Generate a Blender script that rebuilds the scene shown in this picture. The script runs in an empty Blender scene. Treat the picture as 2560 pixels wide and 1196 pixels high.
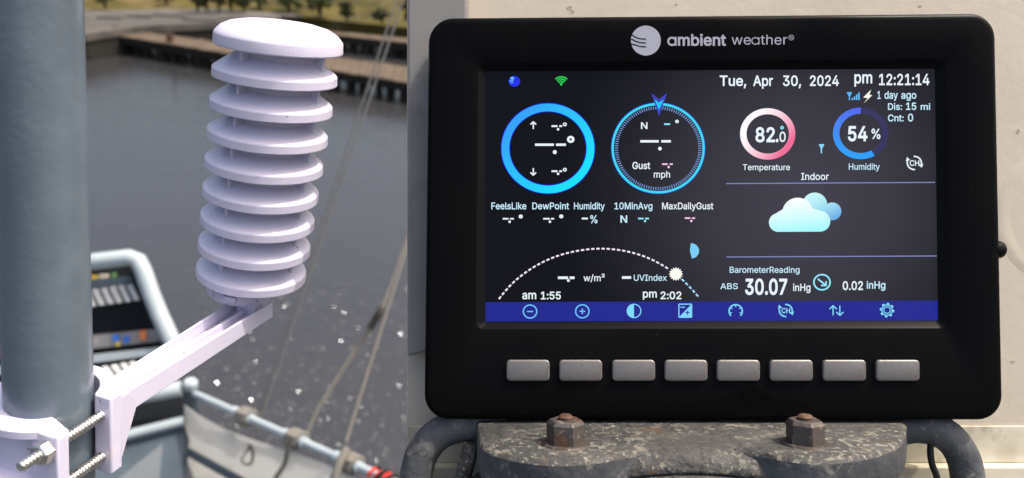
import bpy, math, random
from mathutils import Vector, Matrix
from mathutils.geometry import delaunay_2d_cdt
V = Vector
R_ = math.radians
rnd = random.Random(7)
sc = bpy.context.scene
col = sc.collection

# ------------------------------------------------------------------ camera, world, sun, exposure
EXPO = 0.88
FPX, CX, CY = 1800.0, 1280.0, 598.0          # focal length and centre in photograph pixels
S = 0.36 / FPX                               # metres per unit at the focus plane
HC = 6.0
PITCH, ROLL = R_(24.6), R_(4.0)
C0 = V((0, 0, HC))
F_ = V((0, math.cos(PITCH), -math.sin(PITCH)))
R0 = V((1, 0, 0)); U0 = V((0, math.sin(PITCH), math.cos(PITCH)))
RX = R0 * math.cos(ROLL) - U0 * math.sin(ROLL) * -1.0
RX = R0 * math.cos(ROLL) + U0 * math.sin(ROLL)
UY = U0 * math.cos(ROLL) - R0 * math.sin(ROLL)
ROT = Matrix((RX, UY, -F_)).transposed()      # local axes: x right, y up, z towards the viewer
camd = bpy.data.cameras.new('camera')
cam = bpy.data.objects.new('camera', camd); col.objects.link(cam)
camd.sensor_width = 36.0; camd.lens = FPX / 2560 * 36.0
camd.clip_start = 0.01; camd.clip_end = 3000
camd.dof.use_dof = True; camd.dof.focus_distance = 0.362
camd.dof.aperture_fstop = camd.lens / 2.9
cam.matrix_world = Matrix.Translation(C0) @ ROT.to_4x4()
sc.camera = cam

SUN_EL, SUN_AZ = R_(62), R_(74)
w = bpy.data.worlds.new('World'); sc.world = w; w.use_nodes = True
nt = w.node_tree
sky = nt.nodes.new('ShaderNodeTexSky'); sky.sky_type = 'NISHITA'; sky.sun_disc = False
sky.sun_elevation = SUN_EL; sky.sun_rotation = SUN_AZ; sky.air_density = 1.2; sky.dust_density = 9.0; sky.ozone_density = 0.6
bg = nt.nodes['Background']; bg.inputs['Strength'].default_value = 0.15
nt.links.new(sky.outputs[0], bg.inputs['Color'])
sd = bpy.data.lights.new('sun', 'SUN'); sd.energy = 2.0; sd.angle = R_(0.6); sd.color = (1, .96, .9)
sun = bpy.data.objects.new('sun', sd); col.objects.link(sun)
SD = V((math.sin(SUN_AZ) * math.cos(SUN_EL), math.cos(SUN_AZ) * math.cos(SUN_EL), math.sin(SUN_EL)))
sun.rotation_euler = SD.to_track_quat('Z', 'Y').to_euler()
sun.location = (0, 0, 30)
sc.view_settings.view_transform = 'Standard'; sc.view_settings.look = 'None'
sc.view_settings.exposure = EXPO; sc.view_settings.gamma = 1
sc.cycles.use_denoising = True
sc.cycles.max_bounces = 8
sc.cycles.sample_clamp_indirect = 6

# ------------------------------------------------------------------ helpers
def lv(px, py, d=FPX):
    """local point seen at pixel px,py at depth d (units of the focus plane)"""
    k = d / FPX
    return V(((px - CX) * k, (CY - py) * k, FPX - d))
def world(v):
    return C0 + ROT @ (V((v.x, v.y, v.z - FPX)) * S)
def wp(px, py, depth):
    """world point along a sight line, depth in metres"""
    return C0 + RX * ((px - CX) / FPX * depth) + UY * ((CY - py) / FPX * depth) + F_ * depth
def wz(px, py, z=0.0):
    d = RX * ((px - CX) / FPX) + UY * ((CY - py) / FPX) + F_
    return C0 + d * ((z - C0.z) / d.z)

class MB:
    def __init__(s): s.v = []; s.f = []; s.m = []
    def add(s, vs, fs, mi=0):
        o = len(s.v); s.v += [V(x) for x in vs]
        s.f += [tuple(i + o for i in f) for f in fs]; s.m += [mi] * len(fs)
    def box(s, c, ax, ay, az, mi=0):
        c, ax, ay, az = V(c), V(ax), V(ay), V(az)
        vs = [c + ax * i + ay * j + az * k for i in (-1, 1) for j in (-1, 1) for k in (-1, 1)]
        s.add(vs, [(0, 1, 3, 2), (4, 6, 7, 5), (0, 4, 5, 1), (2, 3, 7, 6), (0, 2, 6, 4), (1, 5, 7, 3)], mi)
    def abox(s, lo, hi, mi=0):
        lo, hi = V(lo), V(hi); c = (lo + hi) / 2; h = (hi - lo) / 2
        s.box(c, (h.x, 0, 0), (0, h.y, 0), (0, 0, h.z), mi)
    def prism(s, poly, ext, mi=0):
        n = len(poly); ext = V(ext); p = [V(x) for x in poly]
        s.add(p + [x + ext for x in p], [tuple(range(n - 1, -1, -1)), tuple(range(n, 2 * n))] + [(i, (i + 1) % n, n + (i + 1) % n, n + i) for i in range(n)], mi)
    def flat(s, poly, mi=0): s.add(poly, [tuple(range(len(poly)))], mi)
    def loops(s, ls, cap0=False, cap1=False, closed=True, mi=0):
        n = len(ls[0]); vs = [x for l in ls for x in l]; fs = []
        for a in range(len(ls) - 1):
            for i in range(n if closed else n - 1):
                j = (i + 1) % n
                fs.append((a * n + i, a * n + j, (a + 1) * n + j, (a + 1) * n + i))
        if cap0: fs.append(tuple(range(n - 1, -1, -1)))
        if cap1: fs.append(tuple((len(ls) - 1) * n + i for i in range(n)))
        s.add(vs, fs, mi)
    def tube(s, pts, r, n=10, caps=True, mi=0):
        pts = [V(p) for p in pts]; ls = []; up = None
        for i, p in enumerate(pts):
            t = (pts[min(i + 1, len(pts) - 1)] - pts[max(i - 1, 0)]).normalized()
            if up is None:
                up = t.cross(V((.31, .2, .93)));  up = up.normalized() if up.length > .1 else t.cross(V((1, 0, 0))).normalized()
            up = (up - t * up.dot(t)).normalized(); b = t.cross(up)
            rr = r[i] if isinstance(r, (list, tuple)) else r
            ls.append([p + (up * math.cos(2 * math.pi * k / n) + b * math.sin(2 * math.pi * k / n)) * rr for k in range(n)])
        s.loops(ls, caps, caps, mi=mi)
    def lathe(s, prof, O, A, n=48, X=None, mi=0):
        A = V(A).normalized(); O = V(O)
        X = V(X) if X else A.cross(V((.3, .5, .8)))
        X = (X - A * X.dot(A)).normalized(); Y = A.cross(X)
        ls = [[O + A * h + (X * math.cos(2 * math.pi * k / n) + Y * math.sin(2 * math.pi * k / n)) * max(r, 1e-4) for k in range(n)] for r, h in prof]
        s.loops(ls, prof[0][0] < 1e-3, prof[-1][0] < 1e-3, mi=mi)

def tag(o, label=None, cat=None, group=None, kind=None):
    if label: o['label'] = label
    if cat: o['category'] = cat
    if group: o['group'] = group
    if kind: o['kind'] = kind
    return o
def frame_matrix(origin): return Matrix.Translation(origin) @ ROT.to_4x4()
ORG = {}
def thing(name, origin, label, cat, group=None, local=True):
    """Empty at the thing's base; origin is a local vector (units) or a world vector"""
    o = bpy.data.objects.new(name, None); col.objects.link(o); o.empty_display_size = .02
    wo = world(origin) if local else V(origin)
    o.matrix_world = frame_matrix(wo) if local else Matrix.Translation(wo)
    ORG[o] = (local, V(origin))
    return tag(o, label, cat, group)
def finish(me, mats, smooth, ang):
    for m in (mats if isinstance(mats, (list, tuple)) else [mats]): me.materials.append(m)
    if smooth:
        me.shade_smooth(); me.set_sharp_from_angle(angle=R_(ang))
    return me
def build(mb, name, mats, parent=None, root=None, local=True, smooth=True, ang=35, bevel=0, seg=2, kind=None):
    """one mesh object; coordinates are local units (local) or world metres"""
    rt = root or parent
    loc, org = ORG[rt] if rt is not None else (local, V((0, 0, 0)))
    if rt is None:
        org = sum(mb.v, V((0, 0, 0))) / len(mb.v)
    k = S if loc else 1.0
    me = bpy.data.meshes.new(name)
    me.from_pydata([(p - org) * k for p in mb.v], [], mb.f)
    for p, mi in zip(me.polygons, mb.m): p.material_index = mi
    me.update()
    finish(me, mats, smooth, ang)
    o = bpy.data.objects.new(name, me); col.objects.link(o)
    if parent is not None:
        o.parent = parent
    else:
        o.matrix_world = frame_matrix(world(org)) if loc else Matrix.Translation(org)
    ORG[o] = (loc, org)
    if bevel:
        b = o.modifiers.new('bevel', 'BEVEL'); b.width = bevel * k; b.segments = seg; b.limit_method = 'ANGLE'; b.angle_limit = R_(40)
    if kind: o['kind'] = kind
    return o

# ------------------------------------------------------------------ materials
def mat(name, base, rough=.5, spec=.5, metal=0, var=None, bump=None, rvar=None, emit=None, estr=1.0, sss=0):
    """var: list of (scale, detail, lo, hi, colour, factor) noise masks; bump: list of (scale, strength, dist)"""
    m = bpy.data.materials.new(name); m.use_nodes = True
    t = m.node_tree; b = t.nodes['Principled BSDF']; L = t.links.new
    b.inputs['Base Color'].default_value = (*base, 1)
    b.inputs['Roughness'].default_value = rough; b.inputs['Specular IOR Level'].default_value = spec
    b.inputs['Metallic'].default_value = metal
    if sss:
        b.inputs['Subsurface Weight'].default_value = sss; b.inputs['Subsurface Radius'].default_value = (.004, .003, .004); b.inputs['Subsurface Scale'].default_value = 1.0
    tc = t.nodes.new('ShaderNodeTexCoord')
    cur = None
    for v in (var or []):
        sc_, det, lo, hi, colr, fac = v[:6]; kind = v[6] if len(v) > 6 else 'noise'; stretch = v[7] if len(v) > 7 else None
        src = tc.outputs['Object']
        if stretch:
            mp = t.nodes.new('ShaderNodeMapping'); mp.inputs['Scale'].default_value = stretch; L(src, mp.inputs[0]); src = mp.outputs[0]
        if kind == 'voro':
            n = t.nodes.new('ShaderNodeTexVoronoi'); n.inputs['Scale'].default_value = sc_; out = n.outputs['Distance']
        else:
            n = t.nodes.new('ShaderNodeTexNoise'); n.inputs['Scale'].default_value = sc_; n.inputs['Detail'].default_value = det; n.inputs['Roughness'].default_value = .6
            n.inputs['Distortion'].default_value = .6 if kind == 'worm' else 0
            out = n.outputs['Fac']
        L(src, n.inputs['Vector'])
        mr = t.nodes.new('ShaderNodeMapRange'); mr.inputs['From Min'].default_value = lo; mr.inputs['From Max'].default_value = hi
        mr.inputs['To Max'].default_value = fac; L(out, mr.inputs['Value'])
        mx = t.nodes.new('ShaderNodeMix'); mx.data_type = 'RGBA'
        L(mr.outputs[0], mx.inputs[0])
        if cur is None: mx.inputs[6].default_value = (*base, 1)
        else: L(cur, mx.inputs[6])
        mx.inputs[7].default_value = (*colr, 1); cur = mx.outputs[2]
    if cur is not None: L(cur, b.inputs['Base Color'])
    if rvar:
        n = t.nodes.new('ShaderNodeTexNoise'); n.inputs['Scale'].default_value = rvar[0]; n.inputs['Detail'].default_value = 5; L(tc.outputs['Object'], n.inputs['Vector'])
        mr = t.nodes.new('ShaderNodeMapRange'); mr.inputs['From Min'].default_value = .35; mr.inputs['From Max'].default_value = .65
        mr.inputs['To Min'].default_value = rvar[1]; mr.inputs['To Max'].default_value = rvar[2]; L(n.outputs['Fac'], mr.inputs[0]); L(mr.outputs[0], b.inputs['Roughness'])
    prev = None
    for bp in (bump or []):
        n = t.nodes.new('ShaderNodeTexNoise'); n.inputs['Scale'].default_value = bp[0]; n.inputs['Detail'].default_value = 4
        src = tc.outputs['Object']
        if len(bp) > 3:
            mp = t.nodes.new('ShaderNodeMapping'); mp.inputs['Scale'].default_value = bp[3]; L(src, mp.inputs[0]); src = mp.outputs[0]
        L(src, n.inputs['Vector'])
        bn = t.nodes.new('ShaderNodeBump'); bn.inputs['Strength'].default_value = bp[1]; bn.inputs['Distance'].default_value = bp[2]
        L(n.outputs['Fac'], bn.inputs['Height'])
        if prev is not None: L(prev, bn.inputs['Normal'])
        prev = bn.outputs['Normal']
    if prev is not None: L(prev, b.inputs['Normal'])
    if emit:
        b.inputs['Emission Color'].default_value = (*emit, 1); b.inputs['Emission Strength'].default_value = estr
    return m
def srgb(r, g, b):
    f = lambda c: (c / 255 / 12.92) if c / 255 <= .04045 else ((c / 255 + .055) / 1.055) ** 2.4
    return (f(r), f(g), f(b))
EK = 1.0 / (2 ** EXPO)
_lit = {}
def lit(r, g, b):
    k = (r, g, b)
    if k not in _lit:
        m = bpy.data.materials.new('screen_light'); m.use_nodes = True
        p = m.node_tree.nodes['Principled BSDF']; p.inputs['Base Color'].default_value = (0.004, .004, .004, 1); p.inputs['Specular IOR Level'].default_value = .1
        p.inputs['Emission Color'].default_value = (*srgb(r, g, b), 1); p.inputs['Emission Strength'].default_value = EK
        _lit[k] = m
    return _lit[k]
def lit_gradient(c0, c1, p0, p1):
    """display colour running from c0 at p0 to c1 at p1 (local units of the console)"""
    m = bpy.data.materials.new('screen_gradient'); m.use_nodes = True; t = m.node_tree; L = t.links.new
    p = t.nodes['Principled BSDF']; p.inputs['Base Color'].default_value = (.004, .004, .004, 1); p.inputs['Specular IOR Level'].default_value = .1
    tc = t.nodes.new('ShaderNodeTexCoord'); d = (p1 - p0); org = CONSOLE_ORG
    dn = t.nodes.new('ShaderNodeVectorMath'); dn.operation = 'DOT_PRODUCT'; L(tc.outputs['Object'], dn.inputs[0])
    g = d / d.length_squared / S; dn.inputs[1].default_value = g
    ad = t.nodes.new('ShaderNodeMath'); ad.operation = 'SUBTRACT'; L(dn.outputs['Value'], ad.inputs[0]); ad.inputs[1].default_value = (p0 - org).dot(g) * S; ad.use_clamp = True
    mx = t.nodes.new('ShaderNodeMix'); mx.data_type = 'RGBA'; L(ad.outputs[0], mx.inputs[0])
    mx.inputs[6].default_value = (*srgb(*c0), 1); mx.inputs[7].default_value = (*srgb(*c1), 1)
    L(mx.outputs[2], p.inputs['Emission Color']); p.inputs['Emission Strength'].default_value = EK
    return m

M = {}
M['plastic'] = mat('white_plastic', (.59, .565, .69), .32, .5, var=[(55, 3, .60, .72, (.70, .60, .62), .5), (330, 1, .76, .80, (.10, .07, .06), .9)], bump=[(900, .04, .0002)])
M['pole'] = mat('blue_grey_paint', (.105, .135, .162), .30, .5, var=[(35, 4, .4, .7, (.135, .17, .20), .8), (14, 3, .5, .75, (.08, .10, .12), .6), (160, 2, .77, .8, (.2, .07, .03), .8)], bump=[(300, .22, .0008), (60, .16, .0018, (1, 1, .45))])
M['steel'] = mat('stainless_steel', (.66, .64, .60), .28, .5, 1.0, var=[(300, 3, .5, .7, (.33, .31, .28), .7)])
M['wall'] = mat('beige_paint', (.51, .455, .37), .5, .35, var=[(6, 3, .45, .75, (.42, .37, .30), .6), (60, 4, .66, .72, (.42, .36, .29), .5)], bump=[(45, .25, .002), (400, .1, .0005)])
M['wall_low'] = mat('dirty_shaded_beige', (.40, .37, .28), .6, .3, var=[(9, 5, .5, .6, (.62, .57, .45), .8), (40, 5, .55, .7, (.22, .2, .15), .7)], bump=[(60, .3, .002)])  # darker beige holds the lower wall's shade; grime and chip patches are real
M['greypaint'] = mat('grey_paint', (.185, .18, .172), .5, .35, var=[(7, 4, .45, .62, (.26, .255, .245), .8), (22, 5, .55, .7, (.10, .098, .094), .8)], bump=[(200, .15, .0006)])
M['bezel'] = mat('black_gloss_plastic', (.003, .003, .0032), .16, .04, var=[(1100, 1, .815, .83, (.2, .2, .2), .4)], rvar=(14, .10, .42))
M['bezel_in'] = mat('black_bevel_plastic', (.005, .005, .0055), .14, .05)
M['button'] = mat('silver_button', (.19, .178, .168), .42, .4, .55, var=[(500, 3, .4, .7, (.16, .15, .142), .8)], bump=[(900, .1, .0003)])
M['print'] = mat('grey_print', srgb(150, 152, 164), .5, .3)
M['cast'] = mat('cast_iron_paint', (.044, .044, .043), .7, .3,
    var=[(30, 3, .48, .62, (.082, .080, .073), .8), (260, 5, .53, .61, (.20, .185, .15), .7, 'worm'), (420, 3, .64, .68, (.38, .36, .31), .8), (26, 4, .50, .62, (.045, .044, .043), .85), (45, 3, .6, .72, (.085, .055, .035), .6)],
    bump=[(170, .6, .003), (420, .4, .0012)])
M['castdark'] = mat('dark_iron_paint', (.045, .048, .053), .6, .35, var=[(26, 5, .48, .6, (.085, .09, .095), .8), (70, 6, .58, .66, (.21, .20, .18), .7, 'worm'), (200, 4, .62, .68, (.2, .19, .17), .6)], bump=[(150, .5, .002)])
M['rustnut'] = mat('rusty_nut', (.075, .066, .06), .55, .4, .4, var=[(120, 4, .52, .62, (.10, .055, .035), .85), (300, 3, .6, .68, (.3, .25, .2), .6)], bump=[(300, .4, .001)])
M['rust'] = mat('rust', (.075, .042, .028), .65, .3, .2, var=[(200, 4, .5, .65, (.14, .09, .06), .7)], bump=[(400, .4, .001)])
M['cable'] = mat('black_rubber', (.01, .01, .01), .5, .3)
M['ship'] = mat('ship_grey_paint', (.36, .41, .43), .28, .5, var=[(5, 3, .4, .7, (.28, .325, .345), .7)])
M['shipdark'] = mat('dark_grey_paint', (.06, .08, .098), .45, .4, var=[(6, 3, .4, .7, (.035, .046, .055), .7)])
M['darkvoid'] = mat('unlit_gap_black', (.012, .014, .017), .7, .2)  # near-black colour put in for the unlit void inside locker and railing
M['canvas'] = mat('pale_canvas', (.72, .68, .60), .8, .2, var=[(3, 4, .45, .65, (.60, .57, .51), .7)], bump=[(8, .3, .02)])
_t = M['canvas'].node_tree; _tr = _t.nodes.new('ShaderNodeBsdfTranslucent'); _tr.inputs[0].default_value = (.66, .655, .63, 1)
_mx = _t.nodes.new('ShaderNodeMixShader'); _mx.inputs[0].default_value = .4
_t.links.new(_t.nodes['Principled BSDF'].outputs[0], _mx.inputs[1]); _t.links.new(_tr.outputs[0], _mx.inputs[2]); _t.links.new(_mx.outputs[0], _t.nodes['Material Output'].inputs[0])
M['white'] = mat('white_paint', (.50, .51, .50), .4, .4)
M['rope'] = mat('grey_rope', (.16, .152, .135), .8, .2, bump=[(300, .5, .003)])
M['wire'] = mat('stay_wire', (.11, .11, .105), .5, .4)
M['dark_rope'] = mat('dark_rope', (.04, .04, .035), .8, .2)
M['red'] = mat('red_tape', (.65, .03, .03), .5, .4)
M['wood'] = mat('weathered_planks', (.085, .064, .045), .85, .2, var=[(1.2, 4, .4, .7, (.12, .092, .066), .8), (5, 4, .55, .7, (.05, .038, .03), .7)])
M['pile'] = mat('tarred_pile', (.02, .018, .015), .85, .2)
M['concrete'] = mat('old_concrete', (.072, .067, .06), .9, .2, var=[(.25, 5, .45, .62, (.115, .105, .092), .9), (.8, 4, .55, .7, (.04, .039, .037), .8)])
M['grass'] = mat('dry_grass', (.085, .07, .017), .95, .1, var=[(.3, 5, .42, .6, (.040, .036, .013), .9), (.7, 4, .52, .66, (.12, .095, .045), .85)])
M['leaf'] = mat('shrub_leaves', (.026, .042, .009), .7, .25, var=[(1.5, 3, .4, .65, (.05, .062, .012), .9)])
M['leaf_dark'] = mat('dark_shrub_leaves', (.014, .021, .008), .7, .25, var=[(1.5, 3, .4, .65, (.024, .034, .009), .9)])
M['bark'] = mat('dark_bark', (.035, .03, .025), .9, .2)
M['deck'] = mat('deck_paint', (.10, .115, .12), .6, .3)

# ------------------------------------------------------------------ setting: water, shore, deck
def water_mat():
    m = bpy.data.materials.new('harbour_water'); m.use_nodes = True; t = m.node_tree; L = t.links.new
    b = t.nodes['Principled BSDF']
    b.inputs['Base Color'].default_value = (.029, .029, .030, 1); b.inputs['Roughness'].default_value = .03; b.inputs['IOR'].default_value = 1.333; b.inputs['Specular IOR Level'].default_value = 1.0
    g = t.nodes.new('ShaderNodeNewGeometry'); prev = None
    for sc_, st, dist, stretch in ((.9, 1.0, .012, (1, 2.0, 1)), (3.2, 1.0, .017, (1, 2.2, 1)), (16, 1.0, .0045, (1, 1.5, 1))):
        mp = t.nodes.new('ShaderNodeMapping'); mp.inputs['Scale'].default_value = stretch; mp.inputs['Rotation'].default_value = (0, 0, .35); L(g.outputs['Position'], mp.inputs[0])
        n = t.nodes.new('ShaderNodeTexNoise'); n.inputs['Scale'].default_value = sc_; n.inputs['Detail'].default_value = 2; L(mp.outputs[0], n.inputs['Vector'])
        bn = t.nodes.new('ShaderNodeBump'); bn.inputs['Strength'].default_value = st; bn.inputs['Distance'].default_value = dist; L(n.outputs['Fac'], bn.inputs['Height'])
        if prev: L(prev, bn.inputs['Normal'])
        prev = bn.outputs['Normal']
    L(prev, b.inputs['Normal'])
    return m
mb = MB(); mb.flat([(-900, -900, 0), (900, -900, 0), (900, 900, 0), (-900, 900, 0)])
build(mb, 'water', water_mat(), local=False, smooth=False, kind='structure')

# flat facets added on the water, tilted between sun and camera to glint
mb = MB(); rw = random.Random(21)
for _ in range(2600):
    px, py = rw.uniform(480, 1600), 620 + 850 * rw.random() ** .6
    c = wz(px, py, .004); n_ = (SD + (C0 - c).normalized()).normalized()
    n_ = (n_ + V((rw.gauss(0, .07), rw.gauss(0, .07), 0))).normalized()
    t_ = V((0, 0, 1)).cross(n_).normalized(); u_ = n_.cross(t_)
    a, b_ = rw.uniform(.005, .010), rw.uniform(.005, .008)
    mb.flat([c - t_ * a, c - t_ * a * .3 - u_ * b_, c + t_ * a * .4 - u_ * b_ * .9, c + t_ * a, c + t_ * a * .3 + u_ * b_, c - t_ * a * .4 + u_ * b_])
wmat = mat('glint_water', (.034, .033, .033), .11, .5)
build(mb, 'glint_facets', wmat, local=False, smooth=False, kind='stuff')

# shore: a bank of dry ground rising from the far edge of the water
mb = MB()
edge = [(-400, 60), (100, 33), (330, 30), (560, 30), (745, 42), (900, 58), (1060, 74), (1700, 130)]
top = []
for px, py in edge:
    p = wz(px, py, .9); top.append(p)
rows = [[p + V((0, 0, -2.2)) for p in top], top]
for k, (dy, z) in enumerate(((6, 1.3), (25, 2.0), (120, 3.0), (700, 6.0))):
    rows.append([V((p.x * (1 + dy * .02), p.y + dy, z + .3 * math.sin(i * 2.1 + k))) for i, p in enumerate(top)])
mb.loops(rows, closed=False)
build(mb, 'shore', M['grass'], local=False, ang=80, kind='structure')

# ------------------------------------------------------------------ far quay, timber docks
def slab(pts, z, h):
    m_ = MB(); m_.prism([V((p.x, p.y, z - h)) for p in pts], (0, 0, h)); return m_
q = [wz(px, py, .95) for px, py in ((-60, 108), (215, 86), (330, 68), (560, 56), (735, 40), (740, 26), (560, 22), (330, 24), (-60, 34))]
qt = thing('concrete_quay', V((q[3].x, q[3].y, 0)), 'cracked grey concrete quay slab behind the long timber dock', 'quay', local=False)
build(slab(q, .95, .25), 'quay_slab', M['concrete'], qt, smooth=False)
mb = MB(); n = len(q)
for a, b_ in ((0, 1), (1, 2), (2, 3), (3, 4)):
    pa, pb = q[a], q[b_]; d = (pb - pa).normalized(); nrm = V((d.y, -d.x, 0))
    c = (pa + pb) / 2; mb.box(V((c.x, c.y, -.15)) - nrm * .15, d * ((pb - pa).length / 2), nrm * .08, (0, 0, .85))
build(mb, 'quay_face', M['pile'], qt, smooth=False)
for i in range(7):
    t_ = rnd.random(); p = q[6].lerp(q[3], .25 + .6 * rnd.random()); px, py = 280 + 75 * i, rnd.uniform(30, 50)
    p = wz(px, py, .97); mb = MB(); mb.box(V((p.x, p.y, .985)), (rnd.uniform(.4, .9), .1, 0), (-.05, rnd.uniform(.25, .5), 0), (0, 0, .03))
    build(mb, 'patch_slab', M['concrete'], qt, smooth=False)

def dock(name, front, back, label, z=.7, npile=14, h=.16):
    """front, back: pixel pairs of the deck's two long edges"""
    f0, f1 = wz(*front[0], z), wz(*front[1], z); b0, b1 = wz(*back[0], z), wz(*back[1], z)
    t = thing(name, V((f0.x, f0.y, 0)), label, 'dock', local=False)
    # planks laid across
    N = 46
    m1 = None
    for i in range(N):
        a, b_ = i / N, (i + .94) / N
        mm = MB(); dz = rnd.uniform(-.012, .012)
        mm.prism([V((p.x, p.y, z - .06 + dz)) for p in (f0.lerp(f1, a), f0.lerp(f1, b_), b0.lerp(b1, b_), b0.lerp(b1, a))], (0, 0, .06))
        build(mm, 'plank', M['wood'], t, smooth=False)
    d = (f1 - f0).normalized(); nb = (b0 - f0) - d * (b0 - f0).dot(d); nb.normalize()
    mm = MB(); c = (f0 + f1) / 2 + nb * .06
    mm.box(V((c.x, c.y, z - .19)), d * ((f1 - f0).length / 2), nb * .05, (0, 0, .12)); build(mm, 'fascia_beam', M['pile'], t, smooth=False)
    c = (b0 + b1) / 2 - nb * .06
    mm = MB(); mm.box(V((c.x, c.y, z - .19)), d * ((f1 - f0).length / 2), nb * .05, (0, 0, .12)); build(mm, 'fascia_beam', M['pile'], t, smooth=False)
    for e0, e1, off in ((f0, f1, .18), (b0, b1, -.18)):
        for i in range(npile):
            p = e0.lerp(e1, (i + .5 + rnd.uniform(-.3, .3)) / npile) + nb * off
            r = rnd.uniform(.11, .19); mm = MB(); mm.tube([(p.x, p.y, -1.2), (p.x, p.y, z - .08)], r, 8)
            build(mm, 'pile', M['pile'], t)
    return t, f0, f1, nb
t1, f0, f1, nb = dock('timber_dock', ((222, 77), (1120, 223)), ((232, 64), (1120, 180)), 'long brown timber dock on dark piles, nearest across the water', npile=26)
for k in (.07, .245):
    p = f0.lerp(f1, k) + nb * .3; mm = MB(); mm.tube([(p.x, p.y, .7), (p.x, p.y, .98)], .13, 8); build(mm, 'bollard', M['rust'], t1)
dock('timber_dock', ((790, 82), (1150, 122)), ((800, 76), (1150, 108)), 'short grey timber dock behind the long brown dock, upper right', npile=14)

# shrubs on the shore
def shrub(px, py, wpx, hpx, leafm, label, trunk=False):
    g = wz(px, py, 1.15); d = (g - C0).length; sx, sh = wpx / FPX * d / 2, hpx / FPX * d
    t = thing('shrub', V((g.x, g.y, g.z - .15)), label, 'shrub', 'shrubs on the far bank', local=False)
    mm = MB()
    for k in range(5):
        a = k * 1.3 + px; mm.tube([g + V((0, 0, -.15)), g + V((math.cos(a) * sx * .3, math.sin(a) * sx * .3, sh * .5)), g + V((math.cos(a) * sx * .6, math.sin(a) * sx * .6, sh * .85))], [.05, .035, .01], 5)
    build(mm, 'stem', M['bark'], t)
    mm = MB(); r2 = random.Random(int(px)); sx *= 1.45; sh *= r2.uniform(.75, 1.15)
    cl = [(V((r2.uniform(-.65, .65) * sx, r2.uniform(-.65, .65) * sx, sh * r2.uniform(.12, .85))), r2.uniform(.16, .42)) for _ in range(15)]
    for _ in range(900):
        c, rr = r2.choice(cl); v = V((r2.gauss(0, 1), r2.gauss(0, 1), r2.gauss(0, 1))).normalized()
        p = g + c + V((v.x * sx, v.y * sx, v.z * sh * .6)) * rr * r2.uniform(.5, 1.05)
        a = V((r2.gauss(0, 1), r2.gauss(0, 1), r2.gauss(0, 1))).normalized(); b_ = a.cross(v).normalized() if a.cross(v).length > .05 else V((0, 0, 1))
        l = r2.uniform(.05, .12) * (sh + sx) * .5
        mm.flat([p - a * l, p + b_ * l * .45, p + a * l, p - b_ * l * .45])
    build(mm, 'foliage', leafm, t, smooth=False)
for a in ((262, 12, 30, 40, M['leaf'], 'small green shrub beside the grey pole at the far left'),
          (415, 4, 34, 34, M['leaf_dark'], 'dark shrub on the dry grass, second from the pole'),
          (493, 20, 26, 62, M['leaf_dark'], 'narrow dark shrub at the edge of the quay'),
          (517, 20, 30, 55, M['leaf'], 'bright green shrub right of the narrow dark one'),
          (548, 22, 30, 60, M['leaf_dark'], 'dark upright shrub left of the white cap, taller'),
          (578, 18, 30, 50, M['leaf'], 'yellow-green bush just behind the quay, middle of the row'),
          (608, 20, 32, 56, M['leaf_dark'], 'dark bush directly above the left half of the white cap'),
          (648, 15, 34, 34, M['leaf'], 'round green bush above the white cap'),
          (722, 22, 52, 34, M['leaf'], 'wide low green bush right above the white cap'),
          (800, 32, 62, 50, M['leaf'], 'largest green bush, in the yellow grass right of the cap'),
          (868, 42, 38, 40, M['leaf_dark'], 'dark round bush alone in the yellow grass'),
          (955, 50, 36, 32, M['leaf_dark'], 'low dark bush beside the two stay wires'),
          (1030, 62, 50, 50, M['leaf_dark'], 'dark bush at the edge of the beige wall')):
    shrub(*a)

# ------------------------------------------------------------------ boat: deck, rail, cabinet, ropes
mb = MB()
RL0, RL1 = wp(478, 972, 2.35), wp(1010, 1206, 1.75)
DZ = 3.6
dk = [V((RL0.x - 2.2, RL0.y + 1.0, DZ)), V((RL0.x, RL0.y, DZ)), V((RL1.x, RL1.y, DZ)), V((RL1.x + .3, -2.5, DZ)), V((-3.5, -2.5, DZ)), V((-3.5, RL0.y + .6, DZ))]
mb.prism([p + V((0, 0, -.15)) for p in dk], (0, 0, .15))
build(mb, 'boat_deck', M['deck'], local=False, smooth=False, kind='structure')
mb = MB(); mb.prism([p + V((0, 0, -4.5)) + (V((.0, 0, 0))) for p in dk], (0, 0, 4.33))
build(mb, 'boat_hull', M['shipdark'], local=False, smooth=False, kind='structure')

rd = (RL1 - RL0).normalized()
rail = thing('guard_rail', V((RL0.x, RL0.y, DZ)), 'pale grey pipe guard rail with canvas panel at the deck edge', 'railing', local=False)
mb = MB(); mb.tube([V((RL0.x, RL0.y, DZ)), RL0 + V((0, 0, .02))], .021, 14); build(mb, 'post', M['shipdark'], rail)
mb = MB(); mb.lathe([(0, .035), (.016, .034), (.023, .026), (.023, .01), (.02, 0)], RL0 + V((0, 0, .0)), (0, 0, 1), 16); build(mb, 'post_cap', M['ship'], rail)
mb = MB(); mb.tube([RL0 + V((0, 0, -.015)), RL0.lerp(RL1, .5) + V((0, 0, -.015)), RL1 + rd * 1.2 + V((0, 0, -.015))], .0115, 14); build(mb, 'top_rail', M['ship'], rail)
m0, m1_ = wp(470, 1130, 2.35), wp(760, 1290, 1.98)
mb = MB(); mb.tube([m0, m1_], .013, 10); build(mb, 'middle_rail', M['shipdark'], rail)
for k in (.3, .56, .79):
    p = RL0.lerp(RL1, k); mb = MB(); mb.tube([p + V((0, 0, -.015)) - rd * .05, p + V((0, 0, -.015)) + rd * .045], .0165, 14); build(mb, 'rail_collar', M['ship'], rail)
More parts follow.
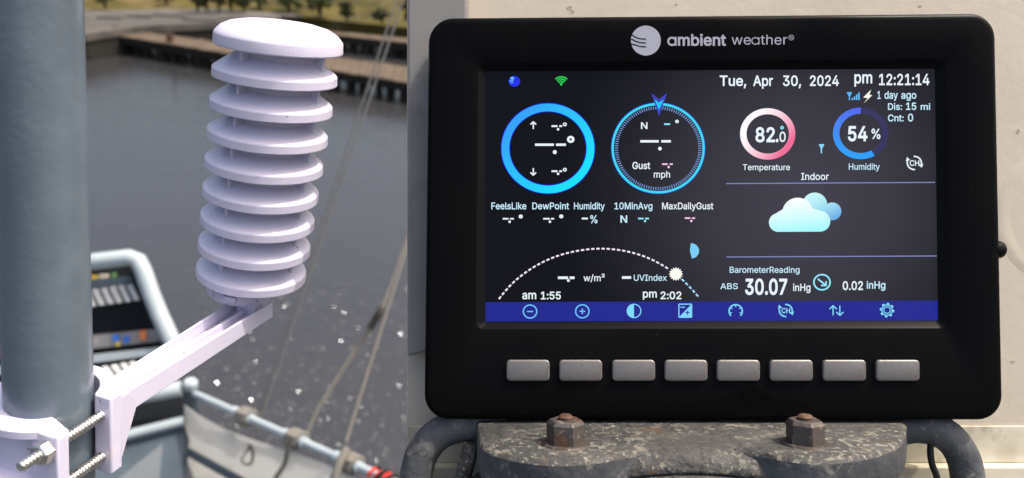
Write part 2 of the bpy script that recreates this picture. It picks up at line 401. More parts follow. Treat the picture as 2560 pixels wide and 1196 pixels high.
# canvas hung inside the rail (slightly sagging sheet)
mb = MB(); ls = []
nrm = rd.cross(V((0, 0, 1))).normalized()
for th in (0.0, .006):
    for j in range(9):
        ls.append([RL0.lerp(RL1 + rd * 1.0, i / 14) + V((0, 0, -.045 - j * .115)) + nrm * (.03 + .02 * math.sin(i * .9 + j) + th) for i in range(15)])
mb.loops(ls[:9], closed=False); build(mb, 'canvas_panel', M['canvas'], rail, ang=180)
# second rail section to the left
A0, A1 = wp(478, 968, 2.35), wp(150, 1022, 2.25)
railb = thing('guard_rail', V((A1.x, A1.y, DZ)), 'dark grey railing with solid panel below the open locker', 'railing', local=False)
mb = MB(); mb.tube([A0 + (A1 - A0).normalized() * .03, A1], .026, 14); build(mb, 'top_rail', M['ship'], railb)
B0, B1 = wp(462, 1052, 2.35), wp(150, 1130, 2.25)
mb = MB(); mb.tube([B0, B1], .016, 12); build(mb, 'middle_rail', M['ship'], railb)
mb = MB(); bk = V((0, .05, 0))
mb.prism([wp(460, 1075, 2.36), wp(150, 1155, 2.26), wp(150, 1330, 2.05), wp(440, 1330, 2.15)], bk); build(mb, 'panel', M['shipdark'], railb, smooth=False)
mb = MB(); mb.prism([wp(455, 985, 2.42), wp(150, 1030, 2.32), wp(150, 1180, 2.3), wp(455, 1120, 2.4)], bk); build(mb, 'gap_shade_board', M['darkvoid'], railb, smooth=False)  # black sheet standing in for the shaded opening below the top rail
mb = MB(); mb.tube([wp(160, 1010, 2.25), V((wp(160, 1010, 2.25).x, wp(160, 1010, 2.25).y, DZ))], .02, 10); build(mb, 'post', M['shipdark'], railb)

# open locker behind the pole
cb = thing('equipment_locker', V((wp(200, 950, 2.7).x, wp(200, 950, 2.7).y, DZ)), 'open grey metal locker with slatted shelves behind the pole', 'locker', local=False)
D = 2.6
def cpt(px, py, d=D): return wp(px, py, d)
def tubeframe(pts, r, name, m_, n=10):
    mm = MB(); mm.tube(pts, r, n); build(mm, name, m_, cb)
tubeframe([cpt(-60, 690), cpt(60, 672), cpt(220, 656), cpt(325, 644), cpt(345, 652), cpt(357, 675), cpt(378, 735), cpt(400, 790), cpt(432, 858), cpt(442, 900)], .030, 'frame_tube', M['ship'], 14)
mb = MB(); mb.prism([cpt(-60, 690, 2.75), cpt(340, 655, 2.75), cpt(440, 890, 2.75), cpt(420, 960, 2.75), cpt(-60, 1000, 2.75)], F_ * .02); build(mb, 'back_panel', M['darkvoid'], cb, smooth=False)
mb = MB(); mb.prism([cpt(340, 660), cpt(438, 880), cpt(438, 880, 2.74), cpt(340, 660, 2.74)], RX * -.012); build(mb, 'side_panel', M['shipdark'], cb, smooth=False)
mb = MB(); mb.prism([cpt(-60, 725, 2.69), cpt(330, 690, 2.69), cpt(335, 712, 2.69), cpt(-60, 748, 2.69)], F_ * .03); build(mb, 'shelf_edge', M['shipdark'], cb, smooth=False)
mb = MB(); mb.prism([cpt(-60, 925, 2.6), cpt(428, 866, 2.6), cpt(432, 882, 2.6), cpt(-60, 945, 2.6)], F_ * .05); build(mb, 'shelf_lip', M['ship'], cb, smooth=False)
mb = MB(); mb.prism([cpt(-60, 868, 2.64), cpt(405, 822, 2.64), cpt(412, 852, 2.64), cpt(-60, 905, 2.64)], F_ * .02)
lab = mat('sticker_strip', (.20, .195, .19), .5, .3, var=[(9, 2, .5, .6, (.27, .265, .25), .8)]); build(mb, 'label_strip', lab, cb, smooth=False)
stick = {k: mat('sticker_' + k, c, .5, .3) for k, c in dict(blue=(.03, .13, .5), orange=(.6, .2, .08), yellow=(.5, .38, .06), cream=(.5, .45, .36), maroon=(.28, .12, .12), green=(.1, .2, .08)).items()}
for px, py, ww, hh, c in ((290, 845, 16, 16, 'blue'), (315, 848, 14, 18, 'blue'), (357, 838, 16, 24, 'orange'), (294, 860, 8, 10, 'yellow'), (8, 880, 26, 20, 'maroon')):
    mb = MB(); mb.prism([cpt(px - ww / 2, py - hh / 2 + 1, 2.63), cpt(px + ww / 2, py - hh / 2, 2.63), cpt(px + ww / 2, py + hh / 2, 2.63), cpt(px - ww / 2, py + hh / 2 + 1, 2.63)], F_ * .004); build(mb, 'sticker', stick[c], cb, smooth=False)
for px, py, ww, hh, c in ((232, 698, 18, 18, 'yellow'), (258, 694, 20, 18, 'cream'), (282, 690, 12, 18, 'green'), (222, 690, 10, 10, 'maroon')):
    mb = MB(); mb.prism([cpt(px - ww / 2, py - hh / 2 + 1, 2.73), cpt(px + ww / 2, py - hh / 2, 2.73), cpt(px + ww / 2, py + hh / 2, 2.73), cpt(px - ww / 2, py + hh / 2 + 1, 2.73)], F_ * .01); build(mb, 'sticker', stick[c], cb, smooth=False)
def slats(x0, y0, dx, dy, n, lx, ly, wdt, d=2.66):
    for i in range(n):
        x, y = x0 + dx * i, y0 + dy * i
        mm = MB(); mm.prism([cpt(x, y, d), cpt(x + wdt, y - 2, d), cpt(x + lx + wdt, y + ly - 2, d - .04), cpt(x + lx, y + ly, d - .04)], F_ * .015); build(mm, 'slat', M['white'], cb, smooth=False, bevel=.003)
slats(205, 728, 22, -3, 6, 20, 40, 13)
slats(-40, 762, 22, -4, 3, 20, 42, 13)
slats(205, 926, 23, -4, 6, 22, 30, 13, 2.58)
slats(-40, 965, 23, -4, 3, 22, 30, 13, 2.58)

# stays and ropes
def rope(name, pts, r, m_, label, cat='rope', group=None, n=8):
    mm = MB(); mm.tube(pts, r, n); o = build(mm, name, m_, local=False); return tag(o, label, cat, group)
def smooth_path(p, n=8):
    out = []
    for i in range(len(p) - 1):
        a, b_, c, d = p[max(i - 1, 0)], p[i], p[i + 1], p[min(i + 2, len(p) - 1)]
        for k in range(n):
            t = k / n; out.append(.5 * ((2 * b_) + (c - a) * t + (2 * a - 5 * b_ + 4 * c - d) * t * t + (3 * b_ - a - 3 * c + d) * t ** 3))
    return out + [p[-1]]
dr = lambda k, dz=0: RL0.lerp(RL1, k) + V((0, 0, dz))
rope('stay_wire', [wp(645, 1045, 2.22), wp(995, -10, 2.35), wp(1100, -330, 2.4)], .0031, M['wire'], 'left wire of the thin pair rising past the white sensor', 'wire', 'pair of stay wires')
rope('stay_wire', [wp(652, 1048, 2.2), wp(1012, -10, 2.33), wp(1118, -330, 2.38)], .0031, M['wire'], 'right wire of the thin pair rising past the white sensor', 'wire', 'pair of stay wires')
rope('mooring_rope', [wp(765, 1090, 2.03), wp(800, 1012, 2.05), wp(870, 905, 2.07), wp(905, 852, 2.08), wp(950, 785, 2.1), wp(985, 690, 2.12), wp(1060, 470, 2.2)], [.005, .0065, .007, .0085, .0075, .004, .004], M['rope'], 'grey rope with dark splice rising from the middle rail collar')
rope('splice_knot', smooth_path([wp(925, 822, 2.06), wp(938, 800, 2.06), wp(948, 785, 2.06), wp(955, 772, 2.07)]), .011, M['dark_rope'], 'dark knotted splice wrapped round the grey rope', 'knot')
rope('mooring_rope', [wp(865, 1105, 1.9), wp(905, 975, 1.95), wp(970, 770, 2.0), wp(1060, 480, 2.1)], .0045, M['rope'], 'thin grey rope rising from the rail collar nearest the red tape')
# lashings and loops at the rail
def loopset(k, seed, px, py, d):
    r2 = random.Random(seed); c = dr(k, -.015); pts = []
    for i in range(40):
        a = i * .9; pts.append(c + rd * (i / 40 - .5) * .05 + (nrm * math.cos(a) + V((0, 0, 1)) * math.sin(a)) * .024)
    return pts
for k, lb in ((.315, 'rope lashing round the rail below the pair of wires'), (.565, 'rope lashing round the rail at the foot of the spliced rope'), (.8, 'thick rope lashing round the rail beside the red tape')):
    rope('rope_lashing', loopset(k, int(k * 100), 0, 0, 0), .006, M['rope'], lb, 'rope', 'rope lashings on the guard rail', 6)
rope('rope_loop', smooth_path([wp(652, 1050, 2.16), wp(634, 1085, 2.14), wp(622, 1120, 2.12), wp(606, 1146, 2.1), wp(612, 1160, 2.1), wp(628, 1158, 2.1), wp(632, 1135, 2.11), wp(626, 1112, 2.12)]), .0045, M['rope'], 'pale rope end with an eye loop hanging on the canvas')
rope('rope_tail', smooth_path([wp(735, 1090, 2.0), wp(720, 1125, 1.98), wp(712, 1160, 1.97), wp(690, 1195, 1.95), wp(684, 1230, 1.94)]), .0065, M['dark_rope'], 'dark frayed rope tail hanging on the canvas in the middle')
rope('rope_tail', smooth_path([wp(868, 1120, 1.86), wp(850, 1155, 1.84), wp(838, 1190, 1.83), wp(825, 1240, 1.82)]), .011, M['rope'], 'thick grey rope tail hanging below the right lashing')
tp = [dr(.885 + .003 * i, -.015) + (nrm * math.cos(i * .8) + V((0, 0, 1)) * math.sin(i * .8)) * .015 for i in range(26)]
rope('red_tape', tp, .0045, M['red'], 'red tape wound round the rail at the lower edge', 'tape', None, 6)
tp = [dr(.895 + .004 * i, -.015) + (nrm * math.cos(i * .8 + 2) + V((0, 0, 1)) * math.sin(i * .8 + 2)) * .017 for i in range(20)]
rope('black_strap', tp, .0065, M['cable'], 'black strap among the red tape on the rail', 'strap', None, 6)

# ------------------------------------------------------------------ pole with clamp, arm and radiation shield
KL = 1.12
def kl(v): return V((v.x * KL, v.y * KL, FPX - (FPX - v.z) * KL))
Pt, Pb = lv(92, 0, 1220), lv(126, 1060, 1423)
p_ = (Pt - Pb).normalized(); K = Pb + p_ * 16
PR = 76.0
def gp(v): return kl(v)
pole_top = K + p_ * 5200
wk = world(kl(K)); wpd = (ROT @ p_).normalized()
foot = wk + wpd * ((DZ - wk.z) / wpd.z)
mb = MB()
Lp = (world(kl(pole_top)) - foot).length
Lk = (wk - foot).length; PTL = (Pt - Pb).length * KL * S
mb.tube([foot + wpd * Lp * i / 160 for i in range(161)], [KL * S * (PR - 6.5 * min(1.3, max(0, (Lp * i / 160 - Lk) / PTL))) for i in range(161)], 64)
pl = build(mb, 'steel_pole', M['pole'], local=False); tag(pl, 'thick blue-grey painted steel pole with rough paint along the left edge', 'pole')

q_ = V((.29, .29, -.91)).normalized()
w_ = -(p_.cross(q_)).normalized()
if w_.x < 0: w_ = -w_
def kp(a, b, c): return kl(K + w_ * a + p_ * b + q_ * c)
ws = thing('weather_sensor', kp(0, -60, 0), 'white louvred radiation shield on an arm clamped to the grey pole', 'weather sensor')
# clamp halves: outlines in the (w, q) plane pushed along the pole direction
def half_ring(mb, sign, inner, outer, u0, u1, coff, a0=0, n=24, a1=None):
    a1 = 180 - a0 if a1 is None else a1
    ls = []
    for i in range(n + 1):
        a = R_(a0 + (a1 - a0) * i / n); c, s_ = math.cos(a), sign * math.sin(a)
        ls.append([kp(c * inner, u0, coff + s_ * inner), kp(c * outer, u0, coff + s_ * outer), kp(c * outer, u1, coff + s_ * outer), kp(c * inner, u1, coff + s_ * inner)])
    mb.loops(ls, True, True)
def kbox(mb, w0, w1, u0, u1, q0, q1):
    mb.box(kp((w0 + w1) / 2, (u0 + u1) / 2, (q0 + q1) / 2), w_ * (w1 - w0) / 2 * KL, p_ * (u1 - u0) / 2 * KL, q_ * (q1 - q0) / 2 * KL)
mb = MB(); half_ring(mb, 1, 80, 105, -114, 54.5, 8, 17); back = build(mb, 'clamp_jaw', M['plastic'], ws, bevel=3)
for sg in (1, -1):
    mb = MB(); a, b_ = sorted((sg * 77, sg * 118)); kbox(mb, a, b_, -115, 55, 29, 59); build(mb, 'ear', M['plastic'], back, bevel=5, seg=3)
FC = 18
mb = MB(); half_ring(mb, -1, 85, 108, -150, 40, FC, 52, 24, 172); front = build(mb, 'clamp_jaw', M['plastic'], ws, bevel=2)
def fplate(u0, u1, ro):
    poly = [(118, -92), (118, -66), (66, -48)]
    for i in range(21):
        a = R_(50 + 124 * i / 20); poly.append((math.cos(a) * 84, FC - math.sin(a) * 84))
    poly += [(-121, 6), (-121, -60)]
    for i in range(15):
        a = R_(152 - 98 * i / 14); poly.append((math.cos(a) * ro, FC - math.sin(a) * ro))
    mm = MB(); mm.prism([kp(x, u0, y) for x, y in poly], p_ * (u1 - u0) * KL); return mm
build(fplate(26, 43, 132), 'web_plate', M['plastic'], front, bevel=3)
build(fplate(-76, -62, 130), 'web_plate', M['plastic'], front, bevel=3)
for sg in (1, -1):
    mb = MB(); a, b_ = sorted((sg * 88, sg * 119)); kbox(mb, a, b_, -160, 42, -92.5, -66.5); build(mb, 'ear', M['plastic'], front, bevel=5, seg=3)
mb = MB(); kbox(mb, 58, 90, -160, 41, -91.5, -72); build(mb, 'ear_web', M['plastic'], front, bevel=2)
# bolts with thread and nuts
def bolt(u):
    mm = MB(); prof = []; n = 64; q0, q1 = 74, -146
    for i in range(n + 1):
        qq = q0 + (q1 - q0) * i / n; prof.append((10.6 if i % 2 else 9.3, qq))
    prof = [(0, q0)] + prof + [(7.2, q1 - 1.5), (0, q1 - 1.5)]
    mm.lathe([(r * KL, h * KL) for r, h in prof], kp(95, u, 0), q_, 20)
    b = build(mm, 'bolt', M['steel'], ws, ang=15)
    mm = MB(); hexr = 22
    def hexloop(r, qq): return [kp(95 + math.cos(math.pi / 3 * i + .3) * r, u + math.sin(math.pi / 3 * i + .3) * r, qq) for i in range(6)]
    mm.loops([hexloop(11, -92), hexloop(hexr, -92), hexloop(hexr, -110), hexloop(hexr - 3, -113), hexloop(12, -113)], True, True)
    build(mm, 'nut', M['steel'], b, ang=20, bevel=1)
bolt(12); bolt(-80)

# radiation shield
T_ = lv(699, 121, 1712); B_ = lv(630, 687, 1915)
ax = (T_ - B_).normalized(); LT = (T_ - B_).length; pitch = LT / 8
def rp(prof): return [(r * KL, h * KL) for r, h in prof]
def rq(prof): return [(r * KL * .948, h * KL) for r, h in prof]
ref = (q_ * -1 - ax * (q_ * -1).dot(ax)).normalized()
mb = MB()
mb.lathe(rq([(100, 2), (149, 2), (154, 0), (155.5, 3), (154.5, 24), (153.5, 27), (149, 32.5), (139, 42.5), (118, 52.5), (85, 59.5), (45, 63), (0, 64)]), kl(T_), Matrix.Rotation(R_(6.3), 3, 'Z') @ ax, 96, ref)
build(mb, 'top_cap', M['plastic'], ws, ang=24)
def tilt(a, deg): return Matrix.Rotation(R_(deg), 3, 'Z') @ a
mb = MB(); mb.lathe(rp([(95, 0), (95, LT)]), kl(B_), ax, 48, ref); build(mb, 'core_tube', M['plastic'], ws)
vd = V((0, 0, 1)); fr = (vd - ax * vd.dot(ax)).normalized(); rt = ax.cross(fr); rt = rt if rt.x > 0 else -rt
for i in range(1, 9):
    Rr = 153.5 - i * .95
    O = T_ - ax * pitch * i; axi = tilt(ax, 6.3 - 4.3 * i / 8)
    mb = MB()
    mb.lathe(rq([(Rr - 14, 4), (Rr - 3, 1), (Rr - .8, 0), (Rr, 2), (Rr - 1, 19), (Rr - 2.6, 22), (Rr - 6, 24.5), (Rr * .69, 54), (Rr * .64, 59), (Rr * .625, 64), (Rr * .62, pitch + 2)]), kl(O), axi, 96, ref)
    pt = build(mb, 'louvre_plate', M['plastic'], ws, ang=22)
    for a in (-22, 80, 170, 260):
        d = fr * math.cos(R_(a)) + rt * math.sin(R_(a)); tn = ax.cross(d)
        mm = MB(); r0, r1 = Rr * .57, Rr * .78
        mm.prism([kl(O + d * r0 + ax * (pitch + 6) + tn * 4.2), kl(O + d * r1 + ax * (pitch + 6) + tn * 4.2), kl(O + d * (r1 - 2) + ax * 40 + tn * 4.2), kl(O + d * r0 + ax * 57 + tn * 4.2)], tn * -8.4 * KL)
        build(mm, 'fin', M['plastic'], pt, bevel=1)
BR_ = B_ - ax * 49 - rt * 26
mb = MB(); mb.lathe(rp([(0, 30), (74, 30), (82, 14), (83, -2), (80, -12), (74, -16), (0, -16)]), kl(BR_), tilt(ax, 2), 64, ref); bs = build(mb, 'base_ring', M['plastic'], ws, ang=50)
for a in (20, 65):
    d = fr * math.cos(R_(a - 60)) + rt * math.sin(R_(a - 60)); mm = MB(); tn = ax.cross(d)
    mm.box(kl(BR_ + d * 82 + ax * 6), tn * 17 * KL, d * 4 * KL, ax * 9 * KL); build(mm, 'lug', M['plastic'], bs, bevel=2)
# arm: open channel with middle rib
Aend, Asta = lv(632, 752, 1925), lv(298, 962, 1500)
ad = (Aend - Asta).normalized(); aw0 = (w_ - ad * w_.dot(ad)).normalized(); au = aw0.cross(ad); au = au if au.dot(ax) > 0 else -au
def arm_bar(name, s0, s1, o0, o1, wid, h0a, h1a, h0b, h1b, parent=ws, bv=2):
    """bar from s0 to s1 along the arm, side offset o0..o1, width wid, heights (bottom, top) at both ends"""
    mm = MB(); P0 = Asta + ad * s0; P1 = Asta + ad * s1
    def sec(P, o, lo, hi): return [kl(P + aw0 * (o - wid / 2) + au * lo), kl(P + aw0 * (o + wid / 2) + au * lo), kl(P + aw0 * (o + wid / 2) + au * hi), kl(P + aw0 * (o - wid / 2) + au * hi)]
    mm.loops([sec(P0, o0, h0a, h1a), sec(P1, o1, h0b, h1b)], True, True)
    return build(mm, name, M['plastic'], parent, bevel=bv)
AL = (Aend - Asta).length
arm = arm_bar('arm', -4, AL + 26, 0, 0, 66, -46, -30, -42, -28)
arm_bar('side_wall', -4, AL + 17, 30, 46, 7, -50, 0, -44, 0, arm, 2.5)
arm_bar('side_wall', -4, AL + 26, -30, -44, 7, -50, 0, -44, 0, arm)
arm_bar('rib', -4, AL, 0, 0, 7, -34, -9, -32, -9, arm)
arm_bar('post', AL - 34, AL + 22, 0, 0, 56, -40, 14, -40, 14, ws, 2)
# web between clamp ring and arm, gusset under the arm
P0 = Asta - ad * 2
mb = MB(); mb.prism([kl(P0 + aw0 * 31 - au * 16), kl(P0 - aw0 * 31 - au * 16), kp(-34, 34, 98), kp(45, 34, 92), kp(84, 34, 56)], p_ * -9 * KL); build(mb, 'web', M['plastic'], arm, bevel=2)
for e, (x, qq) in ((33, (92, 58)), (-33, (-30, 100))):
    mb = MB(); a_, b_ = P0 + aw0 * e, K + w_ * x + p_ * 54 + q_ * qq; sd_ = (b_ - a_).cross(p_).normalized() * 4
    mb.prism([kl(a_ - sd_), kl(a_ + sd_), kl(b_ + sd_), kl(b_ - sd_)], p_ * -34 * KL); build(mb, 'web_rib', M['plastic'], arm, bevel=1.5)
mb = MB()
mb.prism([kl(P0 + aw0 * 34 - au * 2), kp(112, 40, 58), kp(112, -112, 58), kl(P0 + ad * 8 + aw0 * 34 - au * 48)], w_ * -8 * KL); build(mb, 'gusset', M['plastic'], arm, bevel=2)
mb = MB()
mb.prism([kl(P0 - au * 40), kp(0, -4, 100), kp(0, -118, 100), kl(P0 + ad * 20 - au * 48)], w_ * -8 * KL); build(mb, 'gusset', M['plastic'], arm, bevel=2)

# ------------------------------------------------------------------ beige bulkhead, grey duct
ZW = -190.0
def zp(px, py, z): return lv(px, py, FPX - z)
x0 = zp(1017.5, 0, ZW).x; x1 = 1900; yb, yt = -1150, 3600
mb = MB(); mb.abox((x0, -760, ZW - 110), (x1, yt, ZW))
wl = build(mb, 'painted_wall', M['wall'], smooth=False, bevel=3); tag(wl, 'beige painted steel wall behind the black console, chipped paint', 'wall')
# lower grimy skirting with ledge, its base darkened for shade on the wall
yl = zp(0, 1066, ZW + 6).y
mb = MB(); mb.abox((x0 + 1, zp(0, 1158, ZW + 8).y, ZW), (x1, yl, ZW + 6)); 
sk = thing('skirting_panel', V((zp(1700, 1150, ZW).x, zp(0, 1158, ZW).y, ZW)), 'grimy skirting panel with shade painted in along the foot of the beige wall', 'skirting')
build(mb, 'board', M['wall_low'], sk, smooth=False, bevel=2)
mb = MB(); mb.abox((x0 + 1, zp(0, 1190, ZW + 40).y - 150, ZW), (x1, zp(0, 1168, ZW + 40).y, ZW + 40)); build(mb, 'ledge', M['wall_low'], sk, smooth=False, bevel=4)
# round hatch rim on the wall at the right edge
ht = thing('round_hatch', zp(2660, 530, ZW), 'round beige hatch rim at the right edge of the wall', 'hatch')
mb = MB(); O = zp(2665, 540, ZW)
mb.lathe([(198, 0), (186, 1.3), (178, 1.8), (168, 1.5), (156, .5), (150, .4), (0, .6)], O, (0, 0, 1), 72); build(mb, 'rim', M['wall'], ht, ang=60)
# chips in the paint
chipm = mat('bare_primer', (.36, .32, .26), .7, .2, bump=[(300, .4, .001)])
def chip(px, py, w_px, h_px, seed, m_=None):
    r2 = random.Random(seed); c = zp(px, py, ZW); mm = MB(); pts = []
    for i in range(14):
        a = 2 * math.pi * i / 14; k = r2.uniform(.6, 1.1); pts.append(c + V((math.cos(a) * w_px * k, math.sin(a) * h_px * k, .9)))
    mm.loops([[p - V((0, 0, 1.2)) for p in pts], pts, [c + (p - c) * .7 + V((0, 0, -.3)) for p in pts]], False, True)
    build(mm, 'paint_chip', m_ or chipm, wl, smooth=False)
chip(1424, 20, 9, 5, 3); chip(1432, 30, 7, 4, 4); chip(1690, 12, 4, 2.5, 5); chip(2300, 16, 5, 2, 6); chip(2545, 330, 5, 9, 7); chip(2532, 905, 6, 4, 8)
# grey duct at the left end of the wall
ZD = -120.0
mb = MB()
d0, d1 = zp(1018, 0, ZD).x, zp(1168, 0, ZD).x
yA, yB = zp(0, 893, ZD).y, zp(0, 872, ZD).y
mb.prism([V((d0, yA, ZW)), V((d1, yB + 20, ZW)), V((d1, yt, ZW)), V((d0, yt, ZW))], (0, 0, ZD - ZW))
du = build(mb, 'grey_duct', M['greypaint'], smooth=False, bevel=8, seg=3); tag(du, 'mottled grey painted duct on the wall behind the console, left', 'duct')

# ------------------------------------------------------------------ cast-iron flange under the console
YT = -462.0
cf = thing('flange_casting', V((450, YT - 300, 0)), 'weathered grey cast-iron flange with two lugs and flaking paint', 'casting')
def fx(px, z): return zp(px, 0, z).x
out = []
def pt2(px, z): out.append(V((fx(px, z), YT, z)))
for px, z in ((1196, -150), (1200, 60), (1206, 150), (1232, 215), (1290, 262), (1370, 292), (1450, 290), (1530, 262), (1610, 215), (1700, 195), (1800, 195), (1880, 222), (1950, 262), (2030, 282), (2110, 272), (2190, 225), (2240, 150), (2252, 60), (2256, -150)): pt2(px, z)
sm = smooth_path(out, 4)
prof_y = [(0, 1.0, 0), (-4, 1, 6), (-10, 1, 10), (-72, 1, 10), (-84, 1, 4), (-92, 1, -14)]
ls = []
cxm = sum((v.x for v in sm)) / len(sm)
for dy, k, dz in prof_y:
    ls.append([V((v.x + (v.x - cxm) / 500 * dz * .6, YT + dy, v.z + dz)) for v in sm])
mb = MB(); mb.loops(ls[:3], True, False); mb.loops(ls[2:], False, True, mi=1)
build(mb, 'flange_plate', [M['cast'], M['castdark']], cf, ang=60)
mb = MB(); mb.loops([[V((cxm + (v.x - cxm) * .97, YT - 80, v.z - 26)) for v in sm], [V((cxm + (v.x - cxm) * .93, YT - 420, v.z - 60)) for v in sm]], False, True)
build(mb, 'neck', M['cast'], cf, ang=60)
# front dome below the flange with a groove ring
mb = MB(); R0_ = 960; O = V((zp(1722, 0, 230).x, zp(0, 1124, 230).y - R0_, 0))
mb.lathe([(R0_ - 40, -150), (R0_ - 6, 150), (R0_, 175), (R0_ - 2, 215), (R0_ - 12, 236), (R0_ - 36, 250), (R0_ - 45, 248), (R0_ - 47, 238), (R0_ - 51, 238), (R0_ - 53, 251), (R0_ - 130, 275), (R0_ - 300, 300), (0, 310)], O, (0, 0, 1), 128); build(mb, 'housing', M['cast'], cf, ang=50)
# studs and hex nuts
def stud(px, py, hexr, rot):
    z = 175.0; base = zp(px, py, z); O = V((base.x, YT, z))
    s_ = MB(); prof = [(15, -60)]
    for i in range(14): prof.append((17.5 if i % 2 else 15.5, 6 + i * 4.2))
    prof += [(12, 66), (0, 67)]
    s_.lathe([(0, -60)] + prof, O, (0, 1, 0), 20)
    st = build(s_, 'stud', M['rust'], cf, ang=60)
    mm = MB()
    hl = lambda r, y: [O + V((math.cos(math.pi / 3 * i + rot) * r, y, math.sin(math.pi / 3 * i + rot) * r)) for i in range(6)]
    mm.loops([hl(hexr, 2), hl(hexr, 46), hl(hexr * .84, 55), hl(18, 55)], True, True); build(mm, 'nut', M['rustnut'], st, ang=25, bevel=2)
    mm = MB(); mm.lathe([(0, 4), (hexr + 10, 4), (hexr + 12, 0), (hexr + 4, -2)], O, (0, 1, 0), 24); build(mm, 'washer', M['rustnut'], st)
stud(1414, 1105, 44, .2); stud(2013, 1105, 42, .55)
# curved arms
def arc_arm(pts, rx, name):
    mm = MB(); ls = []
    P = smooth_path([zp(a, b_, z) for a, b_, z in pts], 6)
    for i, p in enumerate(P):
        t = (P[min(i + 1, len(P) - 1)] - P[max(i - 1, 0)]).normalized(); b = t.cross(V((0, 0, 1))).normalized(); nn = V((0, 0, 1))
        ls.append([p + b * rx * math.cos(2 * math.pi * k / 12) + nn * rx * .8 * math.sin(2 * math.pi * k / 12) for k in range(12)])
    mm.loops(ls, True, True); return build(mm, name, M['castdark'], cf, ang=60)
arc_arm(((1260, 1072, -60), (1180, 1064, -60), (1110, 1078, -60), (1062, 1122, -60), (1040, 1190, -60), (1042, 1280, -60)), 42, 'curved_arm')
arc_arm(((2200, 1086, -60), (2290, 1068, -60), (2362, 1086, -60), (2405, 1138, -60), (2420, 1210, -60), (2415, 1290, -60)), 42, 'curved_arm')
mb = MB(); mb.tube([zp(1180, 1110, -30), zp(1130, 1300, -30)], 22, 10); build(mb, 'side_strut', M['cast'], cf)

# ------------------------------------------------------------------ weather console
CONSOLE_ORG = V((500, YT, -30))
wc = thing('weather_console', CONSOLE_ORG, 'black weather display console with lit screen and eight silver buttons', 'weather display')
TL, TR, BR, BL = (1071, 43), (2492, 31), (2512, 1053), (1059, 1051)
def quad_rr(c, r, n, inset, z):
    """rounded quadrilateral loop; c = 4 pixel corners TL TR BR BL"""
    (ax_, ay), (bx, by), (cx_, cy), (dx, dy) = c
    Wd = ((bx - ax_) + (cx_ - dx)) / 2; Hd = ((dy - ay) + (cy - by)) / 2; pts = []
    r = max(r - inset, 2)
    for (ox, oy, a0) in ((inset + r, inset + r, 180), (Wd - inset - r, inset + r, 270), (Wd - inset - r, Hd - inset - r, 0), (inset + r, Hd - inset - r, 90)):
        for i in range(n + 1):
            a = R_(a0 + 90 * i / n); pts.append((ox + math.cos(a) * r, oy + math.sin(a) * r))
    res = []
    for x, y in pts:
        u, v = x / Wd, y / Hd
        X = (ax_ * (1 - u) + bx * u) * (1 - v) + (dx * (1 - u) + cx_ * u) * v
        Y = (ay * (1 - u) + by * u) * (1 - v) + (dy * (1 - u) + cy * u) * v
        res.append(V((X - CX, CY - Y, z)))
    return res
co = (TL, TR, BR, BL)
si = ((1196, 160), (2363, 150), (2369, 821), (1190, 823))
sc_in = ((1213, 177), (2344, 170), (2352, 803), (1213, 807))
N = 8
mb = MB()
outer = [quad_rr(co, 62, N, 8, -112), quad_rr(co, 62, N, 0, -104), quad_rr(co, 62, N, 0, -14), quad_rr(co, 62, N, 1.5, -8), quad_rr(co, 62, N, 5, -3.2), quad_rr(co, 62, N, 11, -.8), quad_rr(co, 62, N, 18, 0), quad_rr(si, 20, N, -3, 0), quad_rr(si, 20, N, 0, -1.5)]
mb.loops(outer, True, False)
build(mb, 'case', M['bezel'], wc, ang=50)
mb = MB(); mb.loops([quad_rr(si, 20, N, 0, -1.5), quad_rr(si, 20, N, 2, -3), quad_rr(sc_in, 6, N, -2, -13), quad_rr(sc_in, 5, N, 0, -14)])
build(mb, 'screen_bevel', M['bezel_in'], wc, ang=30)
# panel
ZS = -13.6
sm_ = bpy.data.materials.new('lcd_panel'); sm_.use_nodes = True
t = sm_.node_tree; b = t.nodes['Principled BSDF']; b.inputs['Base Color'].default_value = (.006, .006, .008, 1); b.inputs['Roughness'].default_value = .22; b.inputs['Specular IOR Level'].default_value = .02; b.inputs['Base Color'].default_value = (.002, .002, .002, 1)
tc = t.nodes.new('ShaderNodeTexCoord')
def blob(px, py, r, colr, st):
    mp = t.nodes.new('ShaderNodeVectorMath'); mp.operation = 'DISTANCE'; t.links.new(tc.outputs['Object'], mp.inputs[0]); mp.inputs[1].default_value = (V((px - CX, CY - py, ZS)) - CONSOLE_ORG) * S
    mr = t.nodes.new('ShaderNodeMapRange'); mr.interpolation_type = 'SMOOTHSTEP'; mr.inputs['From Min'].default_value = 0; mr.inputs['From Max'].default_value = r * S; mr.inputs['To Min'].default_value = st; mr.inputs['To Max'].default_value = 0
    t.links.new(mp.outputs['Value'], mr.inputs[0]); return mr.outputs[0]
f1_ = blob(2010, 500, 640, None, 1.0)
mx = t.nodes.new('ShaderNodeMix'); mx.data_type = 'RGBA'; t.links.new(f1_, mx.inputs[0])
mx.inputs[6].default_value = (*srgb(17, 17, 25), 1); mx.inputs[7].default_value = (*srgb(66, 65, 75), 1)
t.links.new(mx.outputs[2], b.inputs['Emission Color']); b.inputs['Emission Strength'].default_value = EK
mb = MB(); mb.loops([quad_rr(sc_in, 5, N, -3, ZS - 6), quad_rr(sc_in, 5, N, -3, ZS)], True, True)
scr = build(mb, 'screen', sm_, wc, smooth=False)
WHITE = (236, 246, 255); ICE = (205, 240, 255)
ZL = ZS + .8
def scr_obj(mb, name, m_, bevel=0): return build(mb, name, m_, scr, smooth=False)
def P2(x, y, z=None): return V((x - CX, CY - y, ZL if z is None else z))
